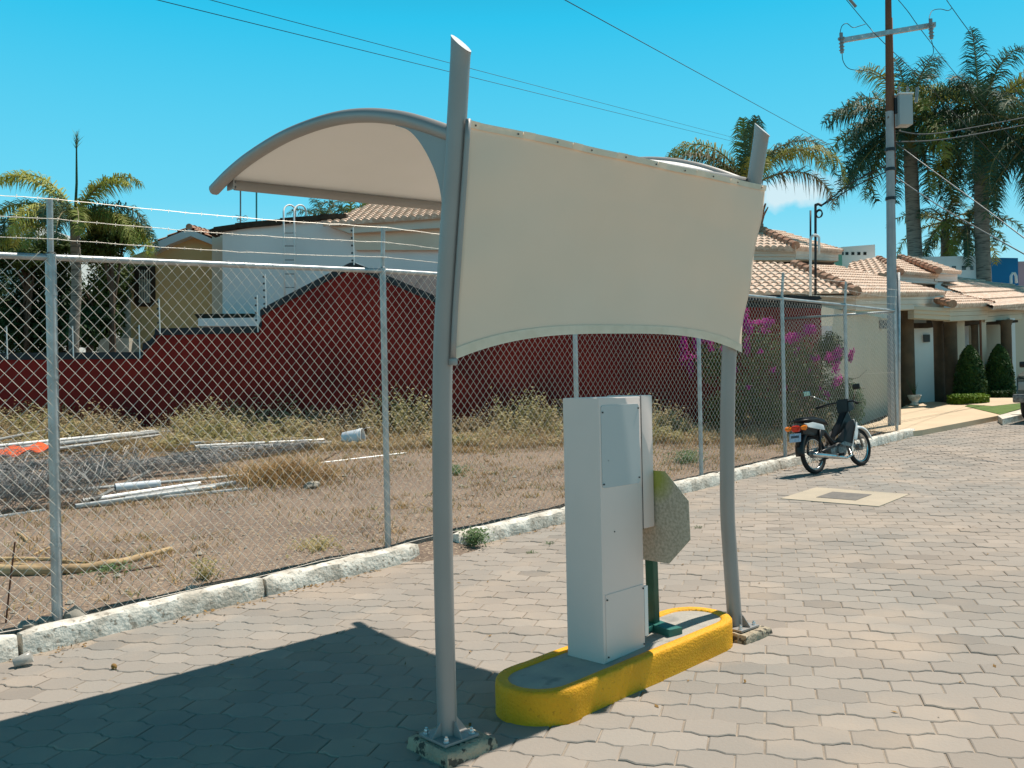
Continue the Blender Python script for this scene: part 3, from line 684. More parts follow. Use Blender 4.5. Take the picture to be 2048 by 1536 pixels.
# ---------------------------------------------------------------- red boundary wall with dark coping
WD = 17.9
prof = [(-420, 712), (285, 707), (287, 690), (300, 684), (310, 672), (312, 660), (518, 655), (524, 640), (521, 622), (560, 601), (660, 549), (700, 529), (708, 528), (760, 548), (869, 594), (960, 628), (1100, 640), (1300, 615), (1420, 603), (1560, 604), (1642, 606)]
back = Vector((cf.x, cf.y, 0)).normalized()
top = [far(x, y, WD) for x, y in prof]
rw = thing('boundary_wall', (top[0].x, top[0].y, 0), 'dark red rendered boundary wall with gabled top behind the vacant lot', 'wall')
g = MB(); poly = [Vector((top[0].x, top[0].y, .0)), Vector((top[-1].x, top[-1].y, .3))]+list(reversed(top)); g.prism(poly, back*.22); g.build('wall', M['redwall'], rw)
g = MB()
for a, b in zip(top, top[1:]):
    o = back*-.035; dz = Vector((0, 0, -.11)); uz = Vector((0, 0, .03))
    if (b-a).length < .03: continue
    g.prism([a+o+dz, b+o+dz, b+o+uz, a+o+uz], back*.31)
g.build('coping', M['slate'], rw)
# electric fence stakes on that wall
stakes = [(15, 652, 718, 'beside the left edge of the lot'), (147, 652, 716, 'beside the palm trunk'), (280, 650, 716, 'at the foot of the first step'), (320, 598, 668, 'in front of the tan house'), (516, 590, 664, 'in front of the pale ledge'), (532, 548, 616, 'at the low end of the gable'), (708, 455, 530, 'on the gable peak')]
for i, (px, y0, y1, wh) in enumerate(stakes):
    a = far(px, y1, WD-.08); b = far(px-2, y0, WD-.08); t = thing('electric_fence_stake', a, 'thin white electric fence stake on the red wall '+wh, 'stake', 'electric fence stakes on the red wall')
    g = MB(); g.tube([a, b], .012, 6); g.build('rod', M['white'], t)
    for k in range(5):
        p = a.lerp(b, .12+.2*k)+cr*-.03; g = MB(); g.lathe(p, [(.012, -.02), (.022, -.01), (.022, .01), (.012, .02)], 6); g.build('insulator', M['darkhole'], t)
# brick mass of the roof behind the gable peak
nb = thing('lean_to_roof', far(800, 600, 19.5), 'dark slate lean-to roof behind the gable of the red wall', 'roof')
g = MB(); g.prism([far(712, 536, 18.6), far(770, 541, 19.0), far(878, 543, 19.4), far(960, 560, 19.6), far(960, 640, 19.0), far(860, 598, 18.4)], back*.25+Vector((0, 0, -.1))); g.build('roof_slope', M['slate'], nb)
g = MB(); g.tube([far(712, 527, 18.2), far(770, 552, 18.1), far(872, 594, 18.05)], .02, 6); g.tube([far(716, 534, 18.2), far(770, 558, 18.1), far(872, 602, 18.05)], .014, 6); g.build('metal_flashing', M['white'], nb)

# ---------------------------------------------------------------- tiled roofs
def tiles(poly, pitch=.20, row=.29, hh=.045, step=.035, g=None):
    g = g or MB(); p0, p1 = poly[0], poly[1]; U = (p1-p0).normalized()
    nn = Vector((0, 0, 0))
    for i in range(len(poly)): nn += poly[i].cross(poly[(i+1) % len(poly)])
    nn = sum(((poly[i]-poly[0]).cross(poly[(i+1) % len(poly)]-poly[0]) for i in range(1, len(poly)-1)), Vector())
    Nn = nn.normalized()
    if Nn.z < 0: Nn = -Nn
    V = Nn.cross(U)
    if V.dot(poly[2]-p0) < 0: V = -V
    us = [(p-p0).dot(U) for p in poly]; vs_ = [(p-p0).dot(V) for p in poly]
    u0_, u1_, v0_, v1_ = min(us), max(us), min(vs_), max(vs_); du = pitch/6; nu = int((u1_-u0_)/du)+2; nr = int((v1_-v0_)/row)+2
    bm = bmesh.new(); prev = None
    for r in range(nr):
        rows = []
        for (v, off) in ((v0_+r*row, step), (v0_+(r+1)*row, 0)):
            line = []
            for i in range(nu):
                u = u0_+i*du; ph = (u/pitch) % 1; h = hh*abs(math.sin(math.pi*ph))**.8
                line.append(bm.verts.new(p0+U*u+V*v+Nn*(h+off)))
            rows.append(line)
        for i in range(nu-1): bm.faces.new((rows[0][i], rows[0][i+1], rows[1][i+1], rows[1][i]))
        if prev:
            for i in range(nu-1): bm.faces.new((prev[i], prev[i+1], rows[0][i+1], rows[0][i]))
        else:
            low = [bm.verts.new(v.co-Nn*(step+.02)-Nn*((v.co-p0).dot(Nn)-step)*.98) for v in rows[0]]
            for i in range(nu-1): bm.faces.new((low[i], low[i+1], rows[0][i+1], rows[0][i]))
        prev = rows[1]
    ctr = sum(poly, Vector())/len(poly)
    for i in range(1, len(poly)):
        a, b = poly[i], poly[(i+1) % len(poly)]; pn = (b-a).cross(Nn).normalized()
        if pn.dot(ctr-a) > 0: pn = -pn
        bmesh.ops.bisect_plane(bm, geom=bm.verts[:]+bm.edges[:]+bm.faces[:], plane_co=a, plane_no=pn, clear_outer=True)
    bm.verts.index_update(); g.add([v.co.copy() for v in bm.verts], [[v.index for v in f.verts] for f in bm.faces]); bm.free()
    g.prism([p-Nn*.02 for p in poly], -Nn*.03)
    return g
def caps(g, a, b, r=.085, n=None):
    n = n or max(3, int((b-a).length/.38)); d = (b-a)/n
    for i in range(n):
        p = a+d*i; q = a+d*(i+1)*1.0+d*.12; u = Vector((0, 0, .02)); g.tube([p+u*1.6, q+u*.6], [r*1.05, r*.82], 10)
    return g

# ---------------------------------------------------------------- tan gabled house, left
th = thing('tan_house', far(340, 700, 24), 'tan rendered house with a pale gable band behind the red wall', 'house')
g = MB(); g.prism([far(x, y, 24) for x, y in ((244, 800), (244, 520), (300, 498), (378, 466), (446, 492), (446, 800))], back*5); g.build('wall', M['tan'], th)
g = MB(); g.prism([far(x, y, 23.7) for x, y in ((298, 490), (340, 473), (378, 458), (428, 479), (446, 484), (446, 499), (424, 489), (381, 472), (340, 488), (303, 508), (300, 505))], back*.3); g.build('gable_band', M['grey_fascia'], th)
g = MB(); pk = far(378, 456, 23.8); le = far(296, 492, 23.8); re = far(448, 486, 23.8); b5 = back*4.6+Vector((0, 0, .35))
tiles([le, le+b5, pk+b5, pk], g=g); tiles([re, re+b5, pk+b5, pk], g=g); caps(g, pk, pk+b5); g.build('roof', M['ridge'], th)
g = MB(); g.prism([far(x, y, 23.9) for x, y in ((240, 800), (240, 528), (259, 528), (259, 800))], back*.5); g.build('pilaster', M['cream'], th)
wn = [(268, 532), (309, 532), (309, 606), (302, 613), (274, 613), (268, 604)]
g = MB(); g.prism([far(x, y, 23.93) for x, y in wn], back*.1); wf = g.build('window', M['darkwood'], th)
g = MB(); g.prism([far(x, y, 23.90) for x, y in ((279, 560), (300, 560), (300, 606), (279, 606))], back*.02); g.build('pane', M['curtain'], wf)
g = MB()
for x in (279, 284, 289, 294, 299): g.tube([far(x, 540, 23.82), far(x, 606, 23.82)], .012, 5)
for y in (560, 582, 603): g.tube([far(277, y, 23.82), far(302, y, 23.82)], .012, 5)
g.build('grille', M['cream'], wf)
g = MB(); g.prism([far(x, y, 22.6) for x, y in ((197, 676), (258, 676), (258, 712), (197, 712))], back*.6); g.build('garden_wall', M['cream'], th)

# ---------------------------------------------------------------- white house with dark coping and ladder
wh = thing('white_house', far(640, 640, 22.5), 'long white rendered house with dark parapet and a tiled hip roof', 'house')
g = MB(); g.prism([far(x, y, 22.5) for x, y in ((445, 800), (445, 464), (560, 447), (690, 436), (1000, 436), (1000, 800))], back*6); g.build('wall', M['white_wall'], wh)
g = MB(); g.prism([far(x, y, 23.4) for x, y in ((424, 800), (424, 463), (446, 460), (446, 800))], back*4); g.build('side_wall', M['beige'], wh)
pts = [(418, 462), (427, 457), (470, 449), (560, 439), (640, 431), (692, 428)]
g = MB()
for (x0, y0), (x1, y1) in zip(pts, pts[1:]):
    g.prism([far(x0, y0+7, 22.35), far(x1, y1+9, 22.35), far(x1, y1-1, 22.35), far(x0, y0-3, 22.35)], back*.5)
g.build('parapet_coping', M['darkwood'], wh)
e0_, e1_ = far(646, 449, 22.0), far(1000, 424, 22.0); t1_, t0_ = far(1000, 385, 26.5), far(768, 398, 26.5)
tiles([e0_, e1_, t1_, t0_], pitch=.19, row=.29).build('roof', M['tile'], wh)
g = MB(); g.prism([far(x, y, 22.15) for x, y in ((655, 450), (1000, 427), (1000, 447), (890, 455), (700, 466))], back*.4); g.build('eave_fascia', M['fascia'], wh)
g = MB(); g.prism([far(x, y, 22.35) for x, y in ((700, 468), (1000, 450), (1000, 500), (712, 500))], back*.2); g.build('upper_wall', M['beige'], wh)
g = MB(); g.prism([far(x, y, 21.9) for x, y in ((396, 652), (396, 637), (520, 635), (526, 630), (526, 652))], back*.6); g.build('ledge', M['white'], wh)
g = MB(); g.prism([far(x, y, 22.2) for x, y in ((388, 628), (505, 627), (500, 637), (395, 637))], back*.3); g.build('ledge_brown_band', M['darkwood'], wh)  # brown band on the wall just above the ledge
ld = thing('roof_ladder', far(578, 600, 22.1), 'pale metal cat ladder with hooped top on the white house wall', 'ladder')
for px in (567, 588):
    A_ = [far(px+3, 600, 22.2), far(px+1, 480, 22.2), far(px, 425, 22.2)]+[far(px+12-12*math.cos(R(a)), 424-14*math.sin(R(a)), 22.2+.5*a/180) for a in range(15, 181, 15)]+[far(px+24, 440, 22.7)]
    g = MB(); g.tube(A_, .022, 6); g.build('rail', M['white'], ld, smooth=True)
for y in (466, 492, 520, 548, 575):
    g = MB(); g.tube([far(568, y, 22.2), far(591, y, 22.2)], .011, 5); g.build('rung', M['cablegrey'], ld)
an = thing('tv_antenna', far(481, 449, 23.5), 'thin tv antenna with small elements on the white house roof', 'antenna')
g = MB(); g.tube([far(481, 449, 23.5), far(481, 375, 23.5)], .02, 6); g.build('mast', M['cablegrey'], an)
g = MB()
for y, dx in ((440, 8), (433, 10), (436, -6)): g.tube([far(481-dx, y-3, 23.4), far(481+dx, y+3, 23.6)], .008, 4)
g.torus(far(491, 436, 23.4), .06, .008, cf, 12, 4); g.torus(far(478, 440, 23.4), .05, .008, cf, 12, 4); g.build('element', M['cablegrey'], an)
g = MB(); g.tube([far(513, 446, 23.6), far(513, 370, 23.6)], .022, 6); o = g.build('antenna_pole', M['skyrod']); tag(o, 'plain teal pole on the white house roof, right of the tv antenna', 'pole')

# ---------------------------------------------------------------- tiled house by the street, right
rh = thing('tiled_house', far(1680, 800, 21), 'cream house with stepped clay tile hip roofs beside the chain link fence', 'house')
# walls
g = MB(); a, b = far(1640, 606, 18.35), far(1800, 614, 23.6); a0 = Vector((a.x, a.y, .4)); b0 = Vector((b.x, b.y, .8)); a.z = b.z = 3.12
g.prism([a0, b0, b, a], (.1, 3.2, 0)); g.build('wall', M['cream'], rh)
g = MB(); a, b = far(1480, 600, 21.4), far(1640, 606, 19.4); g.prism([Vector((a.x, a.y, .4)), Vector((b.x, b.y, .4)), Vector((b.x, b.y, 3.1)), Vector((a.x, a.y, 3.1))], back*3); g.build('wall', M['cream'], rh)
Cc, Lf, Rt = far(1714, 590, 19.0), far(1476, 589, 20.6), far(1891, 588, 24.6)
Tp, TLp, RTp = far(1588, 532, 22.6), far(1470, 531, 24.2), far(1667, 537, 26.0)
tiles([Lf, Cc, Tp, TLp], pitch=.21, row=.30, hh=.06).build('lower_roof', M['tile'], rh)
tiles([Cc, Rt, RTp, Tp], pitch=.19, row=.30).build('lower_roof', M['tile'], rh)
g = MB(); caps(g, Cc+Vector((0, 0, .05)), Tp+Vector((0, 0, .05)), .105, 10); g.build('hip_tiles', M['ridge'], rh, smooth=False)
g = MB(); caps(g, RTp+Vector((0, 0, .02)), Rt+Vector((0, 0, .02)), .045, 22); g.build('ridge_tiles', M['ridge'], rh)
def fascia(pts, d0, d1, name, mt=M['fascia'], root=rh, th_=.35):
    # moulded band: three stepped strips
    (x0, y0), (x1, y1), h = pts
    for k, (f0, f1, o) in enumerate(((0, .30, 0), (.32, .62, .06), (.64, 1, .13))):
        g = MB(); g.prism([far(x0, y0+h*f0, d0+o), far(x1, y1+h*f0, d1+o), far(x1, y1+h*f1, d1+o), far(x0, y0+h*f1, d0+o)], back*th_); g.build(name, mt, root)
fascia(((1712, 592), (1888, 590), 28), 19.35, 24.5, 'fascia'); fascia(((1478, 594), (1712, 592), 26), 20.7, 19.3, 'fascia')
g = MB(); g.prism([far(1486, 590, 17.6), far(1640, 592, 17.7), far(1644, 598, 17.7), far(1600, 603, 17.7), (far(1486, 600, 17.6))], back*.25); o = g.build('dark_coping', M['slate'], rh)
# upper storey roof
Cu, Lu, Ru = far(1592, 497, 23.5), far(1476, 497, 25), far(1685, 503, 28.2); Tu, TLu, RTu = far(1512, 458, 27), far(1476, 452, 27.5), far(1560, 470, 30)
tiles([Lu, Cu, Tu, TLu], pitch=.22, row=.30, hh=.06).build('upper_roof', M['tile'], rh)
tiles([Cu, Ru, RTu, Tu], pitch=.20, row=.30).build('upper_roof', M['tile'], rh)
g = MB(); caps(g, Cu+Vector((0, 0, .05)), Tu+Vector((0, 0, .05)), .105, 8); g.build('hip_tiles', M['ridge'], rh)
g = MB(); caps(g, RTu+Vector((0, 0, .02)), Ru+Vector((0, 0, .02)), .05, 20); g.build('ridge_tiles', M['ridge'], rh)
fascia(((1478, 500), (1592, 500), 20), 25.1, 23.7, 'fascia'); fascia(((1592, 500), (1677, 504), 18), 23.7, 28, 'fascia')
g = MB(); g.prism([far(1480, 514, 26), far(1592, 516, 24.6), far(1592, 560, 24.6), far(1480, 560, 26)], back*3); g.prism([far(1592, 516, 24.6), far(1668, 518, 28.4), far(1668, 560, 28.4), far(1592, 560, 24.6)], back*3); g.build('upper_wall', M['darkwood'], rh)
# second tiled volume
r2 = thing('porch_house', far(1850, 800, 26), 'cream porched house with stone columns under clay tiles, beyond the utility pole', 'house')
Cb, Lb, Rb = far(1801, 546, 25.5), far(1688, 560, 27), far(1879, 552, 28.5); Tb = far(1756, 517, 28.5)
tiles([Lb, Cb, Tb, far(1700, 526, 29)], pitch=.22, row=.30, hh=.06).build('roof', M['tile'], r2)
tiles([Cb, Rb, far(1800, 528, 31), Tb], pitch=.20, row=.30).build('roof', M['tile'], r2)
Cb2, Rb2 = far(1878, 543, 27.5), far(1923, 546, 29.5)
tiles([Cb2, Rb2, far(1840, 519, 33), far(1799, 514, 31)], pitch=.20, row=.30).build('roof', M['tile'], r2)
g = MB(); caps(g, Cb, Tb, .10, 8); g.build('hip_tiles', M['ridge'], r2); g = MB(); caps(g, Cb2, far(1799, 514, 31), .10, 10); g.build('hip_tiles', M['ridge'], r2)
fascia(((1800, 549), (1876, 553), 15), 25.9, 28.6, 'fascia', M['grey_fascia'], r2); fascia(((1870, 548), (1915, 549), 14), 28.2, 29.5, 'fascia', M['grey_fascia'], r2)
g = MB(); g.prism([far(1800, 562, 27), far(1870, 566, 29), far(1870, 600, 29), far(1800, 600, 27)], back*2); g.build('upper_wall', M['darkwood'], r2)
# porch roofs
Cp, Rp = far(1904, 613, 22.6), far(1988, 609, 25.6)
tiles([Cp, Rp, far(1895, 587, 27.5), far(1882, 592, 25.5)], pitch=.19, row=.29).build('porch_roof', M['tile'], r2)
g = MB(); caps(g, far(1988, 608, 25.5), far(1888, 587, 27.3), .06, 20); g.build('ridge_tiles', M['ridge'], r2)
g = MB(); caps(g, far(1906, 610, 22.6), far(1874, 602, 23.6), .10, 3); g.build('hip_tiles', M['ridge'], r2)
Cq, Rq = far(1986, 616, 24.6), far(2120, 605, 29)
tiles([Cq, Rq, far(2110, 610, 33), far(1900, 562, 33), far(1882, 568, 29)], pitch=.19, row=.8, step=.05, hh=.02).build('porch_roof', M['tile'], r2)
g = MB(); caps(g, far(2100, 618, 33), far(1882, 558, 31), .06, 26); g.build('ridge_tiles', M['ridge'], r2)
fascia(((1828, 612), (1900, 616), 24), 22.6, 22.9, 'fascia', M['cream'], r2); fascia(((1900, 616), (1976, 613), 26), 22.9, 25.4, 'fascia', M['cream'], r2); fascia(((1970, 616), (2120, 604), 28), 25.4, 29.0, 'fascia', M['cream'], r2)
def lowbox(px0, px1, yt, d, t, name, m, root=r2, yb=None):
    a, b = far(px0, yt, d), far(px1, yt, d); z0 = G(a.x)-.02 if yb is None else far(px0, yb, d).z
    g = MB(); g.prism([Vector((a.x, a.y, z0)), Vector((b.x, b.y, z0)), Vector((b.x, b.y, b.z)), Vector((a.x, a.y, a.z))], back*t); return g.build(name, m, root)
lowbox(1822, 2150, 628, 27.2, .4, 'wall', M['cream'])
lowbox(1826, 1866, 655, 24.2, .5, 'porch_pier', M['white'])
lowbox(1914, 1929, 636, 24.8, .5, 'porch_pier', M['cream']); lowbox(1955, 1972, 638, 25.6, .5, 'porch_pier', M['cream']); lowbox(2020, 2030, 636, 26.4, .5, 'porch_pier', M['white'])
lowbox(1825, 1863, 646, 24.0, .9, 'beam', M['darkwood'], yb=656); lowbox(1929, 1958, 641, 24.9, .9, 'beam', M['darkwood'], yb=649); lowbox(1971, 2036, 640, 26.0, .9, 'beam', M['darkwood'], yb=646)
lowbox(1862, 1914, 636, 26.6, .3, 'doorway', M['darkwood']); lowbox(1929, 1941, 650, 26.9, .1, 'door', M['white_wall']); lowbox(1960, 1963, 640, 25.4, .05, 'downpipe', M['rust'])
def column(px0, px1, yt, d, root=r2):
    a = far((px0+px1)/2, yt, d); rr = (px1-px0)/2/FPX*d; z0 = G(a.x)-.02; h = a.z-z0
    g = MB(); g.lathe((a.x, a.y, z0), [(rr*1.30, 0), (rr*1.3, .12), (rr*1.12, .16), (rr*1.15, .24), (rr, .30), (rr*.93, h*.93), (rr*1.0, h*.94), (rr*1.05, h*.96), (rr*1.2, h*.985), (rr*1.2, h)], 18)
    return g.build('column', M['stone'], root, auto=40)
column(1799, 1827, 617, 23.5); column(1865, 1886, 636, 24.6); column(1888, 1913, 636, 24.2); column(1942, 1956, 645, 25.6); column(2001, 2022, 640, 25.8)
o = lowbox(1848, 1860, 669, 24.12, .05, 'house_number_plaque', M['darkhole'], None, yb=684); tag(o, 'small dark square house number plaque on the white porch pier', 'plaque')
o = lowbox(1760, 1777, 640, 21.9, .12, 'meter_box', M['cablegrey'], None, yb=657); tag(o, 'small grey meter box on the cream wall behind the fence', 'meter box')
o = lowbox(1642, 1664, 652, 18.1, .25, 'utility_cabinet', M['white_wall'], None, yb=690); tag(o, 'pale wall-mounted utility cabinet above the bougainvillea', 'cabinet')

# far buildings
def building(px, yt, d, m, label, name='far_building', depth=6, wins=(), yb=800):
    a = [far(x, y, d) for x, y in zip(px, yt)]; t = thing(name, a[0], label, 'building'); g = MB()
    g.prism([Vector((a[0].x, a[0].y, 0)), Vector((a[-1].x, a[-1].y, 0))]+list(reversed(a)), back*depth); g.build('wall', m, t)
    for (x, y, w_, h_) in wins:
        g = MB(); g.prism([far(x-w_, y-h_, d-.02), far(x+w_, y-h_, d-.02), far(x+w_, y+h_, d-.02), far(x-w_, y+h_, d-.02)], back*.1); g.build('window', M['glass'], t)
    return t
building((1824, 1940, 1958, 1966, 1968), (514, 512, 513, 517, 524), 36, M['white_wall'], 'flat white building with a row of small square windows among the palm trunks', wins=[(1908, 536, 4, 4), (1928, 536, 4, 4), (1944, 536, 3, 4), (1957, 536, 2.2, 4), (1964, 536, 1.2, 4)])
building((1976, 2036), (515, 516), 40, M['blue'], 'deep blue rendered building at the far right edge')
building((1960, 2180), (571, 571), 38, M['mauve'], 'low mauve wall below the blue building')
building((2034, 2180), (523, 520), 41, M['mauve'], 'tall mauve building right of the blue one')
building((1683, 1750), (494, 489), 42, M['white_wall'], 'distant white building with small square windows left of the utility pole', wins=[(1686, 507, 1.5, 3), (1694, 507, 3, 3), (1706, 507, 3, 3), (1718, 507, 3, 3), (1730, 507, 3, 3)])
building((1660, 1684), (512, 508), 40, M['mint'], 'narrow mint green wall between tiled roof and distant white building')
building((2008, 2180), (636, 632), 33, M['white'], 'white house beyond the stone columns at the street end', wins=[(2041, 645, 2, 9), (2052, 645, 3, 9)])
hp = thing('roof_ladder', far(2026, 590, 35), 'white hooped ladder top in front of the blue building', 'ladder')
g = MB(); g.tube([far(2023, 600, 35), far(2022, 552, 35), far(2025, 546, 35), far(2029, 546, 35), far(2032, 552, 35), far(2033, 566, 35)], .05, 6); g.build('rail', M['white'], hp, smooth=True)
# electric service mast on the tiled house
ms = thing('service_mast', far(1630, 590, 19.2), 'twin pipe electric service mast with cable coil above the tiled roof', 'mast')
for px, y0, y1, m in ((1631, 409, 590, 'ironpipe'), (1621, 421, 600, 'ironpipe')):
    g = MB(); g.tube([far(px, y1, 19.0), far(px, y0, 19.0)], .027 if px > 1625 else .02, 8); g.build('pipe', M[m], ms, smooth=True)
g = MB(); g.tube([far(1621, 600, 18.9), far(1621, 478, 18.9)]+[far(1630-8.5*math.cos(R(a)), 478-8*math.sin(R(a)), 18.9) for a in range(20, 180, 20)]+[far(1638, 478, 18.9), far(1638, 508, 18.9)], .028, 8); g.build('hoop', M['white'], ms, smooth=True)
g = MB(); g.tube([far(1631, 410, 19.0), far(1637, 408, 18.9), far(1643, 411, 18.8)], .03, 7); g.build('weatherhead', M['ironpipe'], ms)
g = MB(); g.torus(far(1638, 427, 18.9), .085, .014, Vector((.8, -.3, 0)), 18, 6); g.torus(far(1639, 428, 18.9), .07, .012, Vector((.9, -.1, .1)), 18, 6); g.build('cable_coil', M['cable'], ms)

# driveway, lawn, planting
def drape(pts, dz, name, m, thick=.05):
    g = MB(); P_ = [C0+ray(x, y)*s for x, y in pts for s in [next(k*.02 for k in range(200, 3000) if (C0+ray(x, y)*(k*.02)).z < G((C0+ray(x, y)*(k*.02)).x)+dz)]]
    P_ = [Vector((p.x, p.y, G(p.x)+dz)) for p in P_]; g.prism(P_, (0, 0, -thick)); return struct(g.build(name, m))
drape([(1700, 858), (1795, 866), (1845, 860), (2004, 830), (1990, 818), (1900, 806), (1830, 800), (1760, 842)], .10, 'driveway', M['drive'], .14)
drape([(1930, 812), (2002, 829), (2048, 815), (2100, 806), (2040, 800), (1960, 803)], .112, 'lawn', M['lawn'])
drape([(1900, 806), (1985, 812), (2040, 806), (2120, 800), (2050, 796), (1900, 795)], .118, 'footpath', M['drive'])
drape([(1995, 831), (2004, 829), (2030, 822), (2110, 800), (2120, 806), (2040, 830), (2005, 838)], .125, 'kerb_stone', M['kerb'], .2)
def cone_shrub(px, yt, yb, hw, d, label, seed, leafm='boxleaf'):
    rng = random.Random(seed); top = far(px, yt, d); bot = far(px, yb, d); h = top.z-bot.z; rr = hw/FPX*d
    t = thing('clipped_shrub', bot, label, 'shrub', 'clipped cone shrubs by the porches'); g = MB()
    for i in range(5200):
        f = rng.random(); z = f**1.0*h; r_ = rr*max(.02, (1-(z/h)**2.3))**.62*rng.uniform(.80, 1.03); q = rng.random()*6.283
        p = bot+Vector((math.cos(q)*r_, math.sin(q)*r_, z)); nn = Vector((math.cos(q)+rng.gauss(0, .5), math.sin(q)+rng.gauss(0, .5), .3+rng.gauss(0, .5))).normalized(); a = nn.orthogonal().normalized(); b = nn.cross(a); s = .035*rng.uniform(.6, 1.4)
        g.add([p-a*s, p-b*s*.6, p+a*s, p+b*s*.6], [(0, 1, 2, 3)])
    g.build('foliage', M[leafm], t)
    g = MB(); g.lathe(bot, [(rr*.85, 0), (rr*.82, h*.3), (rr*.66, h*.6), (rr*.36, h*.85), (.02, h*.95)], 14); g.build('core', M['leafdark'], t)
    return t
cone_shrub(1941, 691, 800, 31, 23.6, 'dark clipped cone shrub inside the lime green hedge ring, left one of the two', 3)
cone_shrub(2000, 689, 795, 29, 25.4, 'dark clipped cone shrub next to the parked car, right one of the two', 4)
def hedge(px0, px1, yt, yb, d, label, m, seed):
    rng = random.Random(seed); a, b = far(px0, yb, d), far(px1, yb, d); h = (yb-yt)/FPX*d; c = (a+b)/2; rr = (b-a).length/2
    g = MB()
    for i in range(3800):
        q = rng.random()*6.283; k = rng.choice((1, 1, .8, .6)); r_ = rr*k*rng.uniform(.92, 1.04); z = h*(rng.random() if k == 1 else rng.uniform(.85, 1.08))
        p = Vector((c.x+math.cos(q)*r_, c.y+math.sin(q)*r_*.8, c.z+z)); nn = Vector((math.cos(q)*.5+rng.gauss(0, .5), math.sin(q)*.5+rng.gauss(0, .5), .6+rng.gauss(0, .4))).normalized(); A_ = nn.orthogonal().normalized(); B_ = nn.cross(A_); s = .035*rng.uniform(.6, 1.4)
        g.add([p-A_*s, p-B_*s*.6, p+A_*s, p+B_*s*.6], [(0, 1, 2, 3)])
    g.lathe((c.x, c.y, c.z), [(rr*.93, 0), (rr*.93, h*.9), (rr*.5, h*.93)], 16, Matrix.Diagonal((1, .8, 1)))
    tag(g.build('low_hedge', M[m]), label, 'hedge')
hedge(1892, 1981, 790, 812, 22.9, 'low lime green hedge ring around the left cone shrub', 'limeleaf', 5)
hedge(1978, 2030, 783, 797, 24.6, 'low dark hedge around the right cone shrub', 'boxleaf', 6)
lp = thing('garden_lamp', far(2040, 760, 29), 'small garden lamp post with white globe by the white house', 'lamp')
g = MB(); a = far(2039, 770, 29); b = far(2042, 680, 29); g.tube([a, b], .025, 6); g.build('post', M['ironpipe'], lp)
g = MB(); g.lathe(b, [(.03, -.03), (.10, .03), (.12, .10), (.09, .17), (.02, .20)], 12); g.build('globe', M['white'], lp, smooth=True)
pc = thing('flower_pot', far(1829, 815, 23.0), 'small pale stone urn with a spiky plant at the foot of the first column', 'plant pot')
c = far(1829, 803, 23.0); c.z = G(c.x)+.1; g = MB(); g.lathe(c, [(.10, 0), (.12, .03), (.07, .08), (.13, .16), (.17, .24), (.17, .27)], 12); g.build('urn', M['kerb'], pc, smooth=True)
g = MB(); rng = random.Random(8)
for i in range(14):
    q = rng.random()*6.28; l_ = rng.uniform(.3, .6); d = Vector((math.cos(q)*.5, math.sin(q)*.5, 1)).normalized(); s = Vector((-d.y, d.x, 0))*.02; p = c+Vector((0, 0, .25)); g.add([p-s, p+s, p+d*l_], [(0, 1, 2)])
g.build('leaves', M['leafdark'], pc)

# ---------------------------------------------------------------- utility pole
PD = 17.6
up_ = thing('utility_pole', far(1788, 853, PD), 'tall tapered grey utility pole with rusty upper shaft and steel crossarm', 'utility pole')
bb, tt = far(1787, 856, PD), far(1775, -120, PD)
def pk(t): return bb.lerp(tt, t)
g = MB(); g.tube([pk(i/20) for i in range(14)], [.112-.052*i/20 for i in range(14)], 8); g.build('shaft', M['pole'], up_)
g = MB(); g.tube([pk(.648+i/40) for i in range(15)], [.079-.026*i/14 for i in range(15)], 8); g.build('upper_shaft', M['rust'], up_)
g = MB(); o_ = cr*.085; g.tube([pk(.50)+o_, pk(.60)+o_*.95, pk(.72)+o_*.75, pk(.84)+o_*.6], .028, 7); g.build('conduit', M['rust'], up_, smooth=True)
g = MB(); o_ = cr*.115; g.tube([bb+o_, far(1797, 545, PD)], .032, 8); g.build('conduit', M['galv'], up_, smooth=True)
for t in (.47, .53, .57):
    g = MB(); g.lathe(pk(t), [(.10, -.03), (.10, .03)], 12); g.build('band', M['ironpipe'], up_)
c0, c1 = far(1682, 80, PD-.12), far(1872, 48, PD-.12); d = (c1-c0)
g = MB(); z_ = Vector((0, 0, .045)); g.prism([c0-z_, c1-z_, c1+z_, c0+z_], back*.07)
ca = g.build('crossarm', M['galv'], up_)
g = MB()
for k in (.12, .22, .34, .62, .72, .80): g.lathe(c0+d*k-back*.003, [(.012, -.004), (.012, .004)], 8, Matrix(((cr.x, 0, cf.x), (cr.y, 0, cf.y), (0, 1, 0))))
g.build('bolt_hole', M['white'], ca)
for px, py in ((1682, 80), (1861, 52)):
    g = MB(); a = far(px, py-14, PD-.22); b = far(px+2, py+26, PD-.22); g.tube([a, b], .035, 8); g.tube([far(px-5, py-2, PD-.22), far(px+6, py-4, PD-.2)], .03, 7); cu_ = g.build('fuse_cutout', M['porcelain'], up_)
    g = MB()
    for k in range(4): p = a.lerp(b, .35+.17*k); g.lathe(p, [(.03, -.012), (.055, 0), (.03, .012)], 9)
    g.build('shed', M['porcelain'], cu_)
